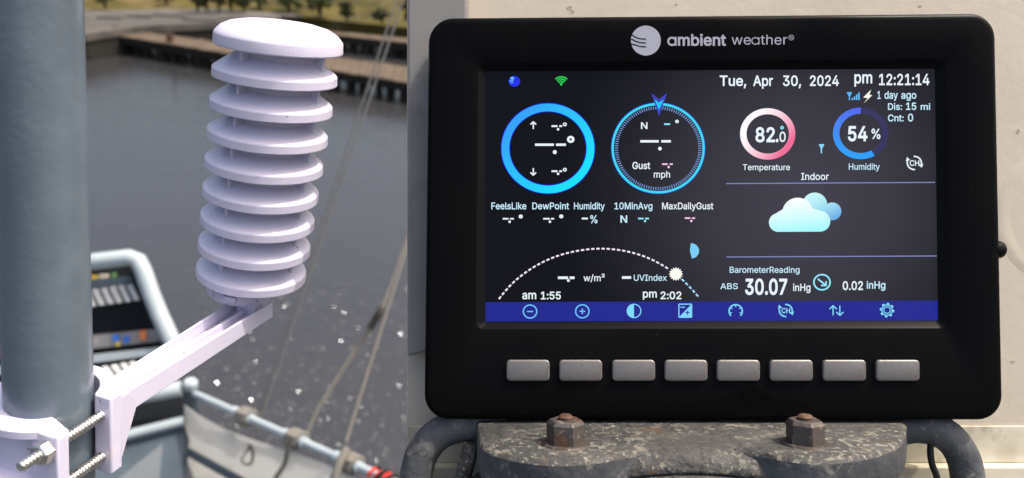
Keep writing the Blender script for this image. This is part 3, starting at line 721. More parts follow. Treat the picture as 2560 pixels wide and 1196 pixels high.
def ring(mb, cx, cy, rx, ry, ix, iy, a0=0, a1=360, n=64, z=None, mi=0):
    """annulus sector; angles clockwise from 12 o'clock"""
    o = []
    for i in range(n + 1):
        a = R_(a0 + (a1 - a0) * i / n)
        o.append([P2(cx + math.sin(a) * rx, cy - math.cos(a) * ry, z), P2(cx + math.sin(a) * ix, cy - math.cos(a) * iy, z)])
    for i in range(n): mb.flat([o[i][0], o[i][1], o[i + 1][1], o[i + 1][0]], mi)
def disc(mb, cx, cy, rx, ry=None, n=32, z=None, a0=0, a1=360):
    ry = ry or rx
    mb.flat([P2(cx + math.sin(R_(a0 + (a1 - a0) * i / n)) * rx, cy - math.cos(R_(a0 + (a1 - a0) * i / n)) * ry, z) for i in range(n, -1 if a1 - a0 < 360 else 0, -1)])
def rect(mb, x0, y0, x1, y1, z=None): mb.flat([P2(x0, y1, z), P2(x1, y1, z), P2(x1, y0, z), P2(x0, y0, z)])
def line(mb, x0, y0, x1, y1, w, z=None):
    d = V((x1 - x0, y1 - y0, 0)).normalized(); n = V((-d.y, d.x, 0)) * w / 2
    mb.flat([P2(x0 + n.x, y0 + n.y, z), P2(x1 + n.x, y1 + n.y, z), P2(x1 - n.x, y1 - n.y, z), P2(x0 - n.x, y0 - n.y, z)])
def poly(mb, pts, z=None): mb.flat([P2(x, y, z) for x, y in pts])

# lettering (font curves turned into flat meshes)
TX = []
def text(name, s, x0, x1, ytop, ybase, colr=WHITE, bold=.012, ref='H', parent=None, m_=None, z=None):
    TX.append((name, s, x0, x1, ytop, ybase, colr, bold, ref, parent, m_, z))
text('date_lettering', 'Tue,', 1803, 1870, 187, 212, bold=.022); text('date_lettering', 'Apr', 1887, 1937, 187, 212, bold=.022)
text('date_lettering', '30,', 1962, 2008, 187, 212, bold=.022); text('date_lettering', '2024', 2030, 2103, 187, 212, bold=.022)
text('time_lettering', 'pm', 2142, 2187, 184, 205.5, bold=.022, ref='x'); text('time_lettering', '12:21:14', 2204, 2331, 183, 210, bold=.022)
text('lightning_lettering', '1', 2200, 2208, 226, 245, ICE, .018); text('lightning_lettering', 'day', 2218, 2251.5, 226, 244.5, ICE, .018); text('lightning_lettering', 'ago', 2260, 2298, 231, 244.5, ICE, .018, 'x')
text('lightning_lettering', 'Dis:', 2226.6, 2262, 256.5, 272.5, ICE, .018); text('lightning_lettering', '15', 2272, 2298, 255, 272.5, ICE, .02); text('lightning_lettering', 'mi', 2309, 2333, 257, 272.5, ICE, .018)
text('lightning_lettering', 'Cnt:', 2226.6, 2266, 285, 301.5, ICE, .018); text('lightning_lettering', '0', 2277, 2290, 283, 301.5, ICE, .02)
text('reading_lettering', '82', 1893, 1942, 318, 353, bold=.03); text('reading_lettering', '.', 1944, 1951, 318, 353, bold=.03); text('reading_lettering', '0', 1953.5, 1969, 328.5, 353, bold=.018)
text('reading_lettering', '54', 2125.7, 2175, 315, 350.5, bold=.03); text('reading_lettering', '%', 2185, 2207.6, 321, 345.5, bold=.02)
text('caption_lettering', 'Temperature', 1861, 1980, 410, 424.4, bold=.01); text('caption_lettering', 'Humidity', 2128, 2206, 408, 423.5, ICE, .01); text('caption_lettering', 'Indoor', 2008, 2077.5, 432, 449, bold=.014)
text('dial_lettering', 'N', 1604.8, 1621, 304.5, 320.6, bold=.018); text('dial_lettering', 'Gust', 1583, 1628, 404.5, 421.5, bold=.02); text('dial_lettering', 'mph', 1637, 1678, 427, 443.4, bold=.012)
for s, a, b_ in (('FeelsLike', 1228, 1316), ('DewPoint', 1331, 1423.7), ('Humidity', 1436, 1513.5), ('10MinAvg', 1538, 1633.5), ('MaxDailyGust', 1657.8, 1787)):
    text('caption_lettering', s, a, b_, 506.5, 523, ICE if s[0] != 'M' else WHITE, .016)
text('reading_lettering', 'N', 1553, 1570, 539, 556.6, ICE, .02); text('reading_lettering', '%', 1477, 1495, 538.5, 558, ICE, .016)
text('caption_lettering', 'w/m²', 1460, 1513.5, 688, 704, WHITE, .012); text('caption_lettering', 'UVIndex', 1586.7, 1670, 688, 703, ICE, .01)
text('time_lettering', 'am', 1305.8, 1341, 734, 749, bold=.022, ref='x'); text('time_lettering', '1:55', 1352.6, 1403, 731, 749.5, bold=.024)
text('time_lettering', 'pm', 1609.5, 1644.6, 731, 745, bold=.022, ref='x'); text('time_lettering', '2:02', 1654, 1706.6, 731, 749, bold=.024)
text('caption_lettering', 'BarometerReading', 1828, 2004, 668, 683, ICE, .01); text('caption_lettering', 'ABS', 1804.5, 1848.6, 709.5, 724, ICE, .01)
text('reading_lettering', '30.07', 1866.8, 1973, 699.4, 737, bold=.032)
text('caption_lettering', 'inHg', 1987.6, 2031.5, 711, 728.7, WHITE, .018); text('reading_lettering', '0.02', 2112.5, 2163.7, 705, 725.8, bold=.024); text('caption_lettering', 'inHg', 2173, 2220, 704.7, 722.8, ICE, .018)
BARZ = ZL + .7; TOPZ = BARZ + .7
text('icon_lettering', 'CH', 2281.5, 2305.5, 400, 413.5, WHITE, .02); text('icon_lettering', 'CH', 1958.5, 1979.5, 772, 784.5, (150, 225, 255), .02, z=TOPZ)
text('brand_lettering', '\u0251mbient', 1668, 1815, 87, 114, bold=.03, parent=wc, m_=M['print'], z=.6); text('brand_lettering', 'we\u0251ther', 1829, 1968, 87.5, 112, bold=0, parent=wc, m_=M['print'], z=.6)
text('brand_lettering', 'R', 1975, 1981.5, 91, 98, bold=0, parent=wc, m_=M['print'], z=.6)
objs = []
# letter outlines: advance | contour | contour ... in thousandths of the em
GLYPH = {
    '%': '676|175,283 155,284 137,289 121,297 107,308 95,320 86,335 80,351 76,369 75,388 75,412 76,431 80,448 87,464 96,479 107,492 121,503 137,511 155,515 175,517 196,515 214,511 230,503 244,492 255,479 264,464 270,448 274,431 276,412 276,388 274,369 270,351 264,335 255,320 244,308 230,297 214,289 196,284|175,327 191,329 203,335 212,346 218,358 222,372 223,388 223,412 222,428 219,441 213,454 204,464 191,470 175,473 160,470 148,464 138,454 132,441 128,428 127,412 127,388 128,372 132,358 138,346 147,335 160,329|501,-10 481,-8 462,-3 446,5 432,15 421,28 412,43 406,59 402,77 400,95 400,120 402,138 406,156 412,172 421,187 433,200 447,210 463,218 481,223 501,225 522,223 540,218 556,210 570,200 581,187 590,172 596,156 600,138 601,120 601,95 600,77 596,59 589,43 580,28 569,15 555,5 540,-3 521,-8|501,35 517,37 529,43 538,53 544,66 548,80 549,95 549,120 548,135 544,149 538,162 529,172 517,178 501,180 486,178 473,172 464,162 458,149 454,135 453,120 453,95 454,80 458,66 464,53 473,43 485,37|132,0 482,509 540,509 191,0',
    ',': '188|38,-119 68,71 137,71 84,-119',
    '.': '188|95,-4 83,-3 73,1 63,9 55,18 51,29 50,41 51,53 55,64 63,73 73,81 83,85 95,87 107,85 118,81 128,73 135,64 140,53 141,41 140,29 135,18 128,9 118,1 107,-3',
    '/': '249|235,533 71,-76 14,-76 178,533',
    '0': '453|227,-7 191,-3 158,7 130,24 105,48 85,77 69,113 57,155 50,202 48,254 50,306 57,353 69,395 85,431 106,461 130,484 159,502 191,512 227,516 262,512 295,502 323,484 348,461 368,431 384,395 396,353 403,306 405,254 403,202 396,155 384,113 368,77 348,48 323,24 295,7 263,-3|227,50 250,52 271,60 290,74 306,92 320,116 330,144 338,176 342,213 344,254 342,295 338,332 330,365 320,393 306,416 290,435 271,449 250,457 227,460 203,457 182,449 163,435 147,416 134,393 123,365 115,332 111,295 109,254 111,213 115,176 123,144 134,116 147,92 163,74 182,60 203,52',
    '1': '453|76,0 76,55 391,55 391,0|276,509 276,0 212,0 212,448 209,448 86,358 86,427 198,509',
    '2': '453|64,0 64,47 234,229 252,248 268,266 282,282 294,298 303,312 311,327 316,341 319,356 320,371 319,389 315,405 308,419 298,431 287,441 273,449 258,455 241,458 224,460 205,458 188,454 172,447 159,438 148,427 139,413 132,398 128,381 127,362 66,362 68,391 75,418 86,442 102,464 121,482 143,496 168,507 196,513 225,516 254,513 281,507 306,497 328,482 346,465 361,445 372,423 379,398 381,372 380,354 377,336 371,318 363,299 351,280 336,259 317,235 294,209 267,180 153,60 153,57 389,57 389,0',
    '3': '453|218,-7 188,-5 159,1 133,10 108,22 88,38 70,57 57,79 48,104 44,132 109,132 112,115 118,100 126,87 137,76 150,66 165,59 182,54 200,51 219,50 239,51 258,55 275,61 291,69 304,80 315,93 323,108 328,125 329,145 328,163 323,180 316,196 306,211 292,223 275,234 254,241 229,246 201,248 157,248 157,299 288,448 288,452 70,452 70,509 372,509 372,461 211,278 211,289 247,290 279,286 308,276 333,262 354,244 371,222 383,198 391,173 393,145 390,116 383,90 370,66 354,45 333,27 309,12 281,2 251,-5',
    '4': '453|40,105 40,158 247,509 311,509 109,166 109,163 413,163 413,105|282,0 282,318 343,318 343,0',
    '5': '453|221,-7 192,-5 165,1 140,11 118,25 99,41 83,60 71,82 63,105 60,130 122,130 125,115 130,102 138,89 148,78 160,68 173,60 188,54 204,51 221,50 241,51 259,56 276,64 291,75 304,89 314,104 322,122 326,141 328,162 326,183 321,203 314,221 303,237 290,251 275,262 257,270 238,275 218,277 201,276 184,273 167,268 152,262 139,255 128,246 67,253 96,509 366,509 366,452 151,452 134,301 136,301 148,311 162,318 178,325 194,330 212,333 229,334 252,332 274,328 294,321 313,311 330,299 345,285 358,269 370,251 379,231 386,210 390,187 391,163 388,132 381,102 369,76 352,52 332,32 309,15 282,3 253,-4',
    '7': '453|97,0 323,448 323,452 62,452 62,509 391,509 391,449 165,0',
    '8': '453|226,-7 193,-5 163,1 136,11 111,25 91,42 74,62 62,84 54,109 52,135 53,156 58,176 65,195 75,212 87,228 101,241 117,252 134,260 153,265 153,267 129,276 109,289 93,308 80,330 73,354 70,380 73,405 79,429 90,450 106,469 124,485 146,498 170,508 197,514 226,516 255,514 282,508 306,498 328,485 346,469 361,450 373,429 379,405 382,380 379,354 372,330 359,308 343,289 323,276 300,267 300,265 319,260 335,252 351,241 365,228 377,212 387,195 395,176 399,156 401,135 398,109 391,84 378,62 362,42 341,25 317,11 289,1 259,-5|226,49 248,50 267,54 285,60 300,69 313,79 323,91 331,106 335,121 337,139 335,157 330,173 322,189 312,202 298,213 283,223 265,230 247,234 226,235 206,234 187,230 169,223 154,213 140,202 130,189 122,173 117,157 115,139 117,121 121,106 129,91 139,79 152,69 167,60 185,54 205,50|226,290 244,291 260,294 274,300 287,308 298,318 307,330 314,344 318,359 319,376 318,392 314,407 308,420 299,432 288,442 275,449 260,455 244,459 226,460 208,459 192,455 177,449 164,442 153,432 145,420 138,407 134,392 133,376 134,359 138,344 145,330 154,318 165,308 178,300 193,294 209,291',
    ':': '188|95,-4 83,-3 73,1 63,9 55,18 51,29 50,41 51,53 55,64 63,73 73,81 83,85 95,87 107,85 118,81 128,73 135,64 140,53 141,41 140,29 135,18 128,9 118,1 107,-3|95,271 83,272 73,277 63,284 55,294 51,304 50,316 51,328 55,339 63,349 73,356 83,360 95,362 107,360 118,356 128,349 135,339 140,328 141,316 140,304 135,294 128,284 118,277 107,272',
    'A': '480|16,0 201,509 276,509 463,0 395,0 287,302 280,323 272,346 264,372 255,402 244,438 232,478 245,478 233,437 222,402 213,371 204,345 197,322 191,302 85,0|110,142 110,199 370,199 370,142',
    'B': '456|60,0 60,509 241,509 274,507 304,501 329,491 350,477 367,461 381,442 390,421 396,398 398,374 397,353 393,336 387,320 378,307 368,295 356,286 343,278 329,272 315,267 315,262 331,260 347,254 363,245 378,234 391,220 402,203 411,184 416,161 418,136 416,111 410,88 400,67 386,48 368,31 344,18 317,8 284,2 247,0|125,57 245,57 281,60 309,67 330,80 344,96 353,115 355,137 354,153 350,169 342,184 333,197 320,209 306,218 289,225 269,229 248,231 125,231|125,285 238,285 256,287 273,290 288,296 302,304 314,314 323,326 330,340 335,355 336,372 333,393 326,412 313,429 294,442 270,449 240,452 125,452',
    'C': '510|267,-7 225,-3 186,7 150,25 119,49 92,79 70,115 53,157 44,203 40,254 44,305 53,352 70,393 92,429 119,459 150,484 186,501 225,512 267,516 293,514 317,511 340,504 362,496 383,485 402,471 419,456 435,438 448,418 459,397 467,373 473,348 408,348 404,365 397,380 389,395 380,407 369,418 357,428 344,437 330,444 315,449 300,453 284,455 267,456 237,453 209,445 184,432 161,414 141,391 125,364 113,332 106,295 103,254 106,213 113,177 125,145 141,117 161,94 184,76 210,63 237,56 267,53 284,54 300,56 315,60 330,65 344,72 357,81 369,90 380,102 389,114 397,128 404,144 408,160 473,160 467,135 459,112 448,91 435,71 420,53 402,38 383,24 363,13 341,5 317,-2 293,-6',
    'D': '502|219,0 96,0 96,57 215,57 254,60 288,68 318,81 343,99 363,122 379,149 390,181 397,216 399,255 397,294 390,329 379,361 364,388 344,410 320,428 291,441 258,449 221,452 93,452 93,509 225,509 273,505 315,495 353,478 385,455 412,426 433,391 449,351 458,306 462,255 458,205 449,159 433,119 411,83 384,54 351,31 312,14 268,3|125,509 125,0 60,0 60,509',
    'F': '410|60,0 60,509 369,509 369,452 125,452 125,278 346,278 346,221 125,221 125,0',
    'G': '520|269,-7 225,-3 185,7 149,25 118,49 91,79 69,116 53,157 43,203 40,254 43,305 53,352 69,393 91,429 117,459 149,484 184,501 223,512 265,516 291,514 316,510 340,504 363,494 384,483 403,469 421,453 436,436 449,416 460,395 468,373 474,349 408,349 402,365 395,379 387,393 378,406 368,417 356,427 344,436 330,443 315,448 300,453 283,455 265,456 236,453 209,445 183,432 160,414 141,392 125,364 113,332 106,295 103,254 106,213 113,177 125,145 141,117 161,95 184,76 210,63 238,56 269,53 296,55 322,61 345,71 365,85 382,102 396,123 407,147 413,173 415,202 434,199 283,199 283,256 478,256 478,200 475,160 466,124 451,91 431,62 406,38 377,19 344,5 308,-4',
    'H': '517|60,0 60,509 125,509 125,289 392,289 392,509 457,509 457,0 392,0 392,232 125,232 125,0',
    'I': '300|31,0 31,57 118,57 118,452 31,452 31,509 269,509 269,452 183,452 183,57 269,57 269,0',
    'L': '393|60,0 60,509 125,509 125,57 361,57 361,0',
    'M': '628|60,0 60,509 152,509 277,187 322,49 307,49 352,187 476,509 568,509 568,0 504,0 504,291 507,457 513,457 508,441 503,425 456,291 342,0 286,0 170,291 124,424 118,441 112,457 119,457 122,291 122,0',
    'N': '523|60,0 60,509 136,509 343,183 349,174 355,163 363,151 371,137 379,122 388,107 396,90 405,73 414,55 405,54 403,72 402,90 401,108 400,126 399,142 399,195 399,509 463,509 463,0 387,0 202,290 177,331 168,346 159,363 108,452 119,454 125,291 125,0',
    'P': '445|60,0 60,509 235,509 272,506 305,499 332,487 356,471 375,452 390,430 400,404 407,377 409,348 407,318 400,291 390,265 375,243 356,223 332,207 305,195 272,188 235,186 109,186 109,242 233,242 257,244 279,248 297,256 312,266 324,279 333,294 339,310 343,328 344,348 343,367 339,385 333,402 324,416 312,428 297,439 279,446 257,451 232,452 125,452 125,0',
    'R': '449|60,0 60,509 236,509 273,506 305,500 333,489 356,473 376,455 390,433 401,408 407,381 409,352 407,323 401,296 390,271 376,250 356,232 333,217 305,206 273,200 236,198 96,198 96,255 234,255 258,256 280,260 298,267 313,276 325,287 334,300 340,316 344,333 345,352 344,371 340,389 334,405 325,419 313,430 298,440 279,446 258,451 233,452 125,452 125,0|353,0 230,229 303,229 428,0',
    'S': '447|224,-9 188,-7 156,-1 128,9 102,23 81,40 64,60 51,83 42,109 38,137 104,137 108,118 114,102 123,88 136,76 150,66 166,59 185,53 204,50 224,49 246,50 267,54 286,60 303,69 317,79 329,92 338,106 344,122 346,139 344,154 340,168 332,179 322,189 310,197 296,205 280,211 263,217 245,222 184,239 145,253 112,269 86,289 67,313 56,341 52,372 54,400 62,425 75,448 92,468 113,484 138,498 165,508 195,514 227,516 259,514 289,508 316,498 340,484 360,468 377,449 390,427 398,403 401,378 337,378 332,402 320,421 302,437 280,449 254,456 225,459 204,457 185,454 167,448 152,440 139,430 129,418 121,405 117,391 115,376 117,359 122,345 131,334 142,324 155,315 169,308 184,302 198,297 212,293 264,279 279,275 295,270 312,264 328,256 344,248 359,238 372,226 384,213 395,198 402,180 407,161 408,139 406,112 399,87 386,64 370,43 349,25 323,11 294,0 261,-7',
    'T': '449|32,452 32,509 417,509 417,452 257,452 257,0 193,0 193,452',
    'U': '517|259,-8 220,-6 186,2 154,15 126,33 103,55 85,80 71,108 63,140 60,173 60,509 124,509 124,178 126,155 132,133 141,113 153,95 169,80 187,68 208,59 232,53 259,52 285,53 309,59 331,68 349,80 364,95 377,113 385,133 391,155 393,178 393,509 457,509 457,173 454,140 446,108 433,80 414,55 391,33 363,15 332,2 297,-6',
    'V': '480|204,0 16,509 84,509 192,206 199,187 207,164 215,137 225,106 236,71 248,31 235,31 247,71 257,107 267,138 276,165 283,187 290,206 395,509 463,509 278,0',
    'a': '389|160,-9 137,-7 115,-3 94,5 76,15 60,29 48,45 38,63 32,84 30,108 32,128 36,146 43,161 53,174 64,184 78,193 92,200 108,206 125,211 143,214 161,217 178,220 234,227 247,229 257,231 265,235 271,240 274,246 276,255 276,257 275,272 272,285 267,297 260,307 251,315 240,322 227,327 212,330 196,331 178,330 163,327 149,322 137,316 127,309 118,301 110,292 104,283 100,274 41,291 51,313 64,331 79,346 95,358 114,368 133,375 153,380 173,383 194,384 208,384 223,382 239,379 255,375 271,369 286,360 300,350 312,336 322,320 330,301 335,278 337,251 337,0 277,0 277,52 272,52 267,43 260,34 252,25 242,16 229,8 215,1 199,-4 181,-7|170,45 192,47 211,51 228,59 242,68 254,80 263,93 270,108 274,122 276,138 276,190 272,187 267,184 259,182 251,180 241,178 231,176 161,166 147,163 134,159 122,153 112,147 103,139 97,130 93,118 92,105 93,93 96,82 102,72 109,64 119,57 130,52 142,48 156,46',
    'b': '424|229,-8 208,-7 189,-3 172,4 159,12 147,21 138,31 130,41 123,50 118,59 112,59 112,0 53,0 53,509 114,509 114,319 118,319 123,327 130,336 137,346 147,355 158,364 171,373 188,379 207,383 229,384 259,382 287,374 313,361 335,342 354,320 370,293 381,261 388,227 390,189 388,151 381,116 370,84 355,57 336,34 313,16 288,3 260,-6|220,47 242,49 262,55 279,66 294,80 306,97 316,117 323,139 327,163 328,189 327,215 323,239 316,261 307,281 295,298 280,311 262,322 243,328 220,330 198,328 178,322 161,312 147,299 134,282 125,263 118,241 114,216 113,189 114,162 118,138 125,115 135,95 147,78 162,65 179,55 198,49',
    'd': '424|195,-8 165,-6 137,3 111,16 89,34 70,57 55,84 43,116 36,151 34,189 36,227 43,261 55,293 70,320 89,342 112,361 137,374 165,382 196,384 218,383 237,379 253,373 267,364 278,355 287,346 295,336 301,327 306,319 311,319 311,509 372,509 372,0 313,0 313,59 307,59 301,50 295,41 287,31 277,21 266,12 252,4 236,-3 217,-7|205,47 226,49 246,55 263,65 278,78 290,95 299,115 306,138 310,162 312,189 310,216 306,241 300,263 290,282 278,299 263,312 246,322 227,328 205,330 182,328 162,322 145,311 130,298 118,281 108,261 102,239 98,215 96,189 98,163 102,139 109,117 118,97 130,80 145,66 162,55 182,49',
    'e': '404|212,-8 177,-5 145,3 117,16 92,35 72,58 56,85 44,116 37,150 34,187 36,224 44,258 55,290 71,317 91,340 115,359 142,373 172,382 205,384 226,383 246,380 266,374 285,366 303,355 319,341 334,324 347,305 357,282 365,256 370,227 371,194 371,169 75,169 75,221 338,221 310,202 308,226 304,248 298,269 288,286 277,301 263,314 246,323 227,328 205,330 183,328 164,323 146,313 131,301 119,286 109,270 102,251 97,231 96,211 96,178 98,151 102,127 110,106 121,88 135,73 151,61 169,53 190,48 212,46 227,47 241,49 254,53 265,58 276,65 285,73 294,82 300,93 306,105 365,91 358,72 348,55 335,39 320,26 302,14 283,4 261,-3 237,-7',
    'g': '425|207,-151 180,-149 156,-146 134,-140 114,-132 97,-122 82,-110 70,-97 59,-84 51,-69 101,-41 107,-49 114,-57 122,-66 131,-74 142,-82 154,-88 169,-93 187,-96 207,-97 236,-95 261,-87 282,-75 298,-58 308,-34 311,-6 311,68 306,68 301,60 294,51 287,41 277,32 266,23 252,16 236,10 217,6 195,5 165,7 138,14 113,27 90,43 71,65 55,90 43,120 36,154 34,191 36,229 43,263 55,293 71,320 90,342 112,361 138,374 166,382 196,384 218,383 237,379 253,373 267,365 279,356 288,346 296,336 302,327 308,319 313,319 313,379 372,379 372,-9 370,-40 363,-67 350,-90 334,-109 314,-124 291,-136 265,-144 237,-149|205,59 227,61 246,66 264,75 278,87 290,103 300,121 307,142 311,166 312,193 311,219 307,242 300,264 291,283 279,299 264,312 247,322 227,328 205,330 182,328 163,322 145,312 130,298 118,282 109,262 102,241 98,218 96,193 98,167 102,144 109,123 118,104 131,88 145,76 163,66 183,61',
    'h': '410|114,227 114,0 53,0 53,509 114,509 114,287 102,287 116,319 132,344 152,362 175,374 200,382 227,384 252,383 275,377 295,369 313,356 328,340 341,321 350,298 355,271 357,240 357,0 296,0 296,235 293,263 286,286 273,304 256,318 235,326 210,329 192,328 176,324 161,317 147,308 136,297 126,283 119,266 115,248',
    'i': '167|53,0 53,379 114,379 114,0|84,443 73,444 63,448 54,455 47,463 43,472 41,483 43,494 47,504 54,512 63,518 73,522 84,524 95,522 105,518 114,512 121,504 125,494 126,483 125,472 121,463 114,455 105,448 95,444',
    'k': '381|110,137 110,212 121,212 284,379 360,379 184,199 177,199|53,0 53,509 114,509 114,0|294,0 148,186 191,229 372,0',
    'l': '189|139,-2 112,0 91,8 74,20 62,37 55,59 53,84 53,509 114,509 114,99 114,83 117,71 120,62 126,57 135,53 146,52 170,54 181,3 162,-1 154,-2 147,-2',
    'm': '610|53,0 53,379 112,379 112,295 108,295 114,314 122,331 132,346 144,358 158,368 172,376 187,382 203,385 219,386 245,383 268,375 287,361 303,342 314,320 321,295 312,295 318,312 326,329 337,343 350,356 364,366 381,375 398,381 417,385 437,386 458,385 478,380 497,372 514,361 529,346 541,328 550,307 555,283 557,255 557,0 496,0 496,254 493,279 485,298 473,313 456,323 438,329 419,330 402,329 387,326 374,320 363,312 353,302 345,290 340,277 336,263 335,247 335,0 274,0 274,260 272,280 265,297 253,311 238,322 220,328 199,330 185,329 171,326 158,320 145,312 135,302 126,289 119,274 115,257 114,238 114,0',
    'n': '410|114,227 114,0 53,0 53,379 112,379 112,287 102,287 116,319 132,344 152,362 175,374 200,382 227,384 252,383 275,377 295,369 313,356 328,340 341,321 350,298 355,271 357,240 357,0 296,0 296,235 293,263 286,286 273,304 256,318 235,326 210,329 192,328 176,324 161,317 147,308 136,297 126,283 119,266 115,248',
    'o': '415|207,-8 174,-5 144,3 117,16 93,35 72,58 56,85 44,116 37,150 34,187 37,225 44,260 56,291 72,318 93,341 117,360 144,374 174,382 207,384 241,382 271,374 299,360 323,341 343,318 359,291 371,260 379,225 381,187 379,150 371,116 359,85 343,58 323,35 299,16 271,3 241,-5|207,46 231,49 252,55 270,66 285,80 298,97 307,117 314,139 318,163 319,187 318,212 314,236 307,258 298,278 285,296 270,310 252,321 231,328 207,330 184,328 163,321 145,310 130,296 118,278 108,258 102,236 98,212 96,187 98,163 102,139 108,117 118,97 130,80 145,66 163,55 184,49',
    'p': '424|53,-143 53,379 112,379 112,319 118,319 123,327 130,336 137,346 147,355 158,364 171,373 188,379 207,383 229,384 259,382 287,374 313,361 335,342 354,320 370,293 381,261 388,227 390,189 388,151 381,116 370,84 355,57 336,34 313,16 288,3 260,-6 229,-8 208,-7 189,-3 173,4 159,12 147,21 138,31 130,41 124,50 118,59 114,59 114,-143|220,47 242,49 262,55 279,66 294,80 306,97 316,117 323,139 327,163 328,189 327,215 323,239 316,261 307,281 295,298 280,311 262,322 243,328 220,330 198,328 178,322 161,312 147,299 134,282 125,263 118,241 114,216 113,189 114,162 118,138 125,115 135,95 147,78 162,65 179,55 198,49',
    'r': '259|53,0 53,379 112,379 112,321 115,321 124,339 137,354 152,367 171,377 191,383 213,385 243,384 243,322 223,325 215,326 207,326 190,324 174,321 159,315 146,306 135,296 126,284 119,269 115,254 114,237 114,0',
    's': '365|182,-8 157,-7 133,-3 112,3 93,12 76,24 62,38 50,54 41,73 36,94 94,107 101,87 111,72 124,60 141,52 160,47 181,45 206,47 227,53 244,62 258,74 265,88 268,103 266,115 262,126 254,136 243,144 229,150 212,155 149,170 118,180 92,192 72,208 58,227 50,249 47,274 49,295 55,314 65,332 79,347 95,360 115,370 137,378 161,383 187,384 212,383 234,379 254,372 271,363 286,352 299,339 309,324 318,308 324,290 268,277 262,291 254,304 243,316 228,325 210,331 187,333 166,331 147,326 131,317 119,305 111,292 109,277 110,264 115,253 124,243 136,235 152,229 172,223 229,209 261,200 287,187 306,171 320,153 328,131 331,107 329,85 323,65 312,47 298,31 281,18 260,6 236,-2 210,-7',
    't': '227|204,379 204,327 6,327 6,379|65,471 126,471 126,98 127,83 130,70 136,61 144,55 156,51 170,50 202,54 213,2 207,0 200,-2 192,-3 184,-3 176,-4 168,-4 138,-1 113,7 92,21 77,41 68,64 65,93',
    'u': '410|182,-5 158,-3 135,2 115,11 97,23 82,39 69,59 60,82 54,109 53,139 53,379 114,379 114,144 116,117 124,94 137,75 154,61 175,53 200,50 218,51 234,55 249,62 263,71 274,83 283,97 290,113 295,132 296,153 296,379 357,379 357,0 298,0 298,92 307,92 294,60 277,35 257,17 234,5 209,-3',
    'v': '389|163,0 17,379 84,379 165,155 173,132 180,110 187,87 193,64 199,42 206,21 184,21 191,42 197,64 203,87 209,110 216,132 224,155 305,379 371,379 226,0',
    'w': '567|138,0 23,379 87,379 133,214 140,190 147,164 154,137 161,107 168,75 175,41 165,41 172,74 179,105 186,135 192,163 199,189 206,214 252,379 316,379 362,214 368,189 375,163 382,136 388,106 395,75 402,41 391,41 399,75 406,106 413,135 420,163 427,189 434,214 480,379 545,379 429,0 368,0 319,172 300,243 295,262 277,338 291,338 263,225 258,207 253,189 248,172 199,0',
    'x': '379|21,0 171,218 171,171 29,379 100,379 147,306 159,287 170,270 188,237 198,221 207,206 175,206 185,221 194,237 202,253 211,270 222,287 233,306 282,379 352,379 209,169 209,214 358,0 287,0 231,85 219,103 209,120 191,152 182,167 173,182 205,182 195,167 187,152 178,136 170,120 160,103 148,85 91,0',
    'y': '389|47,-139 61,-86 83,-89 94,-90 104,-89 113,-86 122,-81 130,-74 138,-64 145,-51 151,-36 163,-1 17,379 84,379 165,155 173,132 180,109 187,87 193,64 199,42 206,21 184,21 190,42 196,64 202,87 209,110 216,132 224,155 305,379 371,379 204,-58 196,-77 187,-93 177,-107 165,-119 153,-128 139,-136 125,-141 109,-144 91,-145 82,-145 73,-144 65,-143 57,-142 52,-140',
    '²': '305|39,306 39,348 154,439 164,447 173,455 181,462 188,468 193,474 198,481 201,487 203,493 203,500 201,512 196,522 187,530 176,536 163,539 148,540 133,539 120,536 108,529 100,521 95,511 93,499 37,499 40,524 51,545 68,563 91,576 117,584 148,587 180,584 207,576 230,564 247,547 257,527 261,505 260,497 259,489 257,482 254,474 250,466 245,457 238,449 229,439 219,429 206,419 192,407 175,395 121,355 121,353 269,353 269,306',
}
def single_storey_a():
    pts = [(548, 0), (548, 546), (478, 546), (478, 478)]
    for i in range(1, 36):
        a_ = R_(45 + 270 * i / 36); pts.append((round(275 + math.cos(a_) * 284), round(272 + math.sin(a_) * 284)))
    pts += [(478, 70), (478, 0)]
    hole = [(round(275 + math.cos(R_(a_)) * 216), round(272 + math.sin(R_(a_)) * 216)) for a_ in range(0, 360, 10)]
    return '620|' + ' '.join('%d,%d' % p for p in pts) + '|' + ' '.join('%d,%d' % p for p in hole)
GLYPH['\u0251'] = single_storey_a()
XH = max(float(p.split(',')[1]) for p in GLYPH['x'].split('|')[1].split()) / 546.0
GLYPH['\u0251'] = '|'.join([str(round(620 * XH))] + [' '.join('%.1f,%.1f' % tuple(float(v) * XH for v in p.split(',')) for p in c.split()) for c in GLYPH['\u0251'].split('|')[1:]])
def inside(c, d):
    Q = [tuple(map(float, p.split(','))) for p in c.split()]
    return all(point_in(((a[0] + b[0]) / 2, (a[1] + b[1]) / 2), d) for a, b in zip(Q, Q[1:] + Q[:1]))
def point_in(q, d):
    x, y = q; P = [tuple(map(float, p.split(','))) for p in d.split()]; r = False
    for (ax, ay), (bx, by) in zip(P, P[1:] + P[:1]):
        if (ay > y) != (by > y) and x < (bx - ax) * (y - ay) / (by - ay) + ax: r = not r
    return r
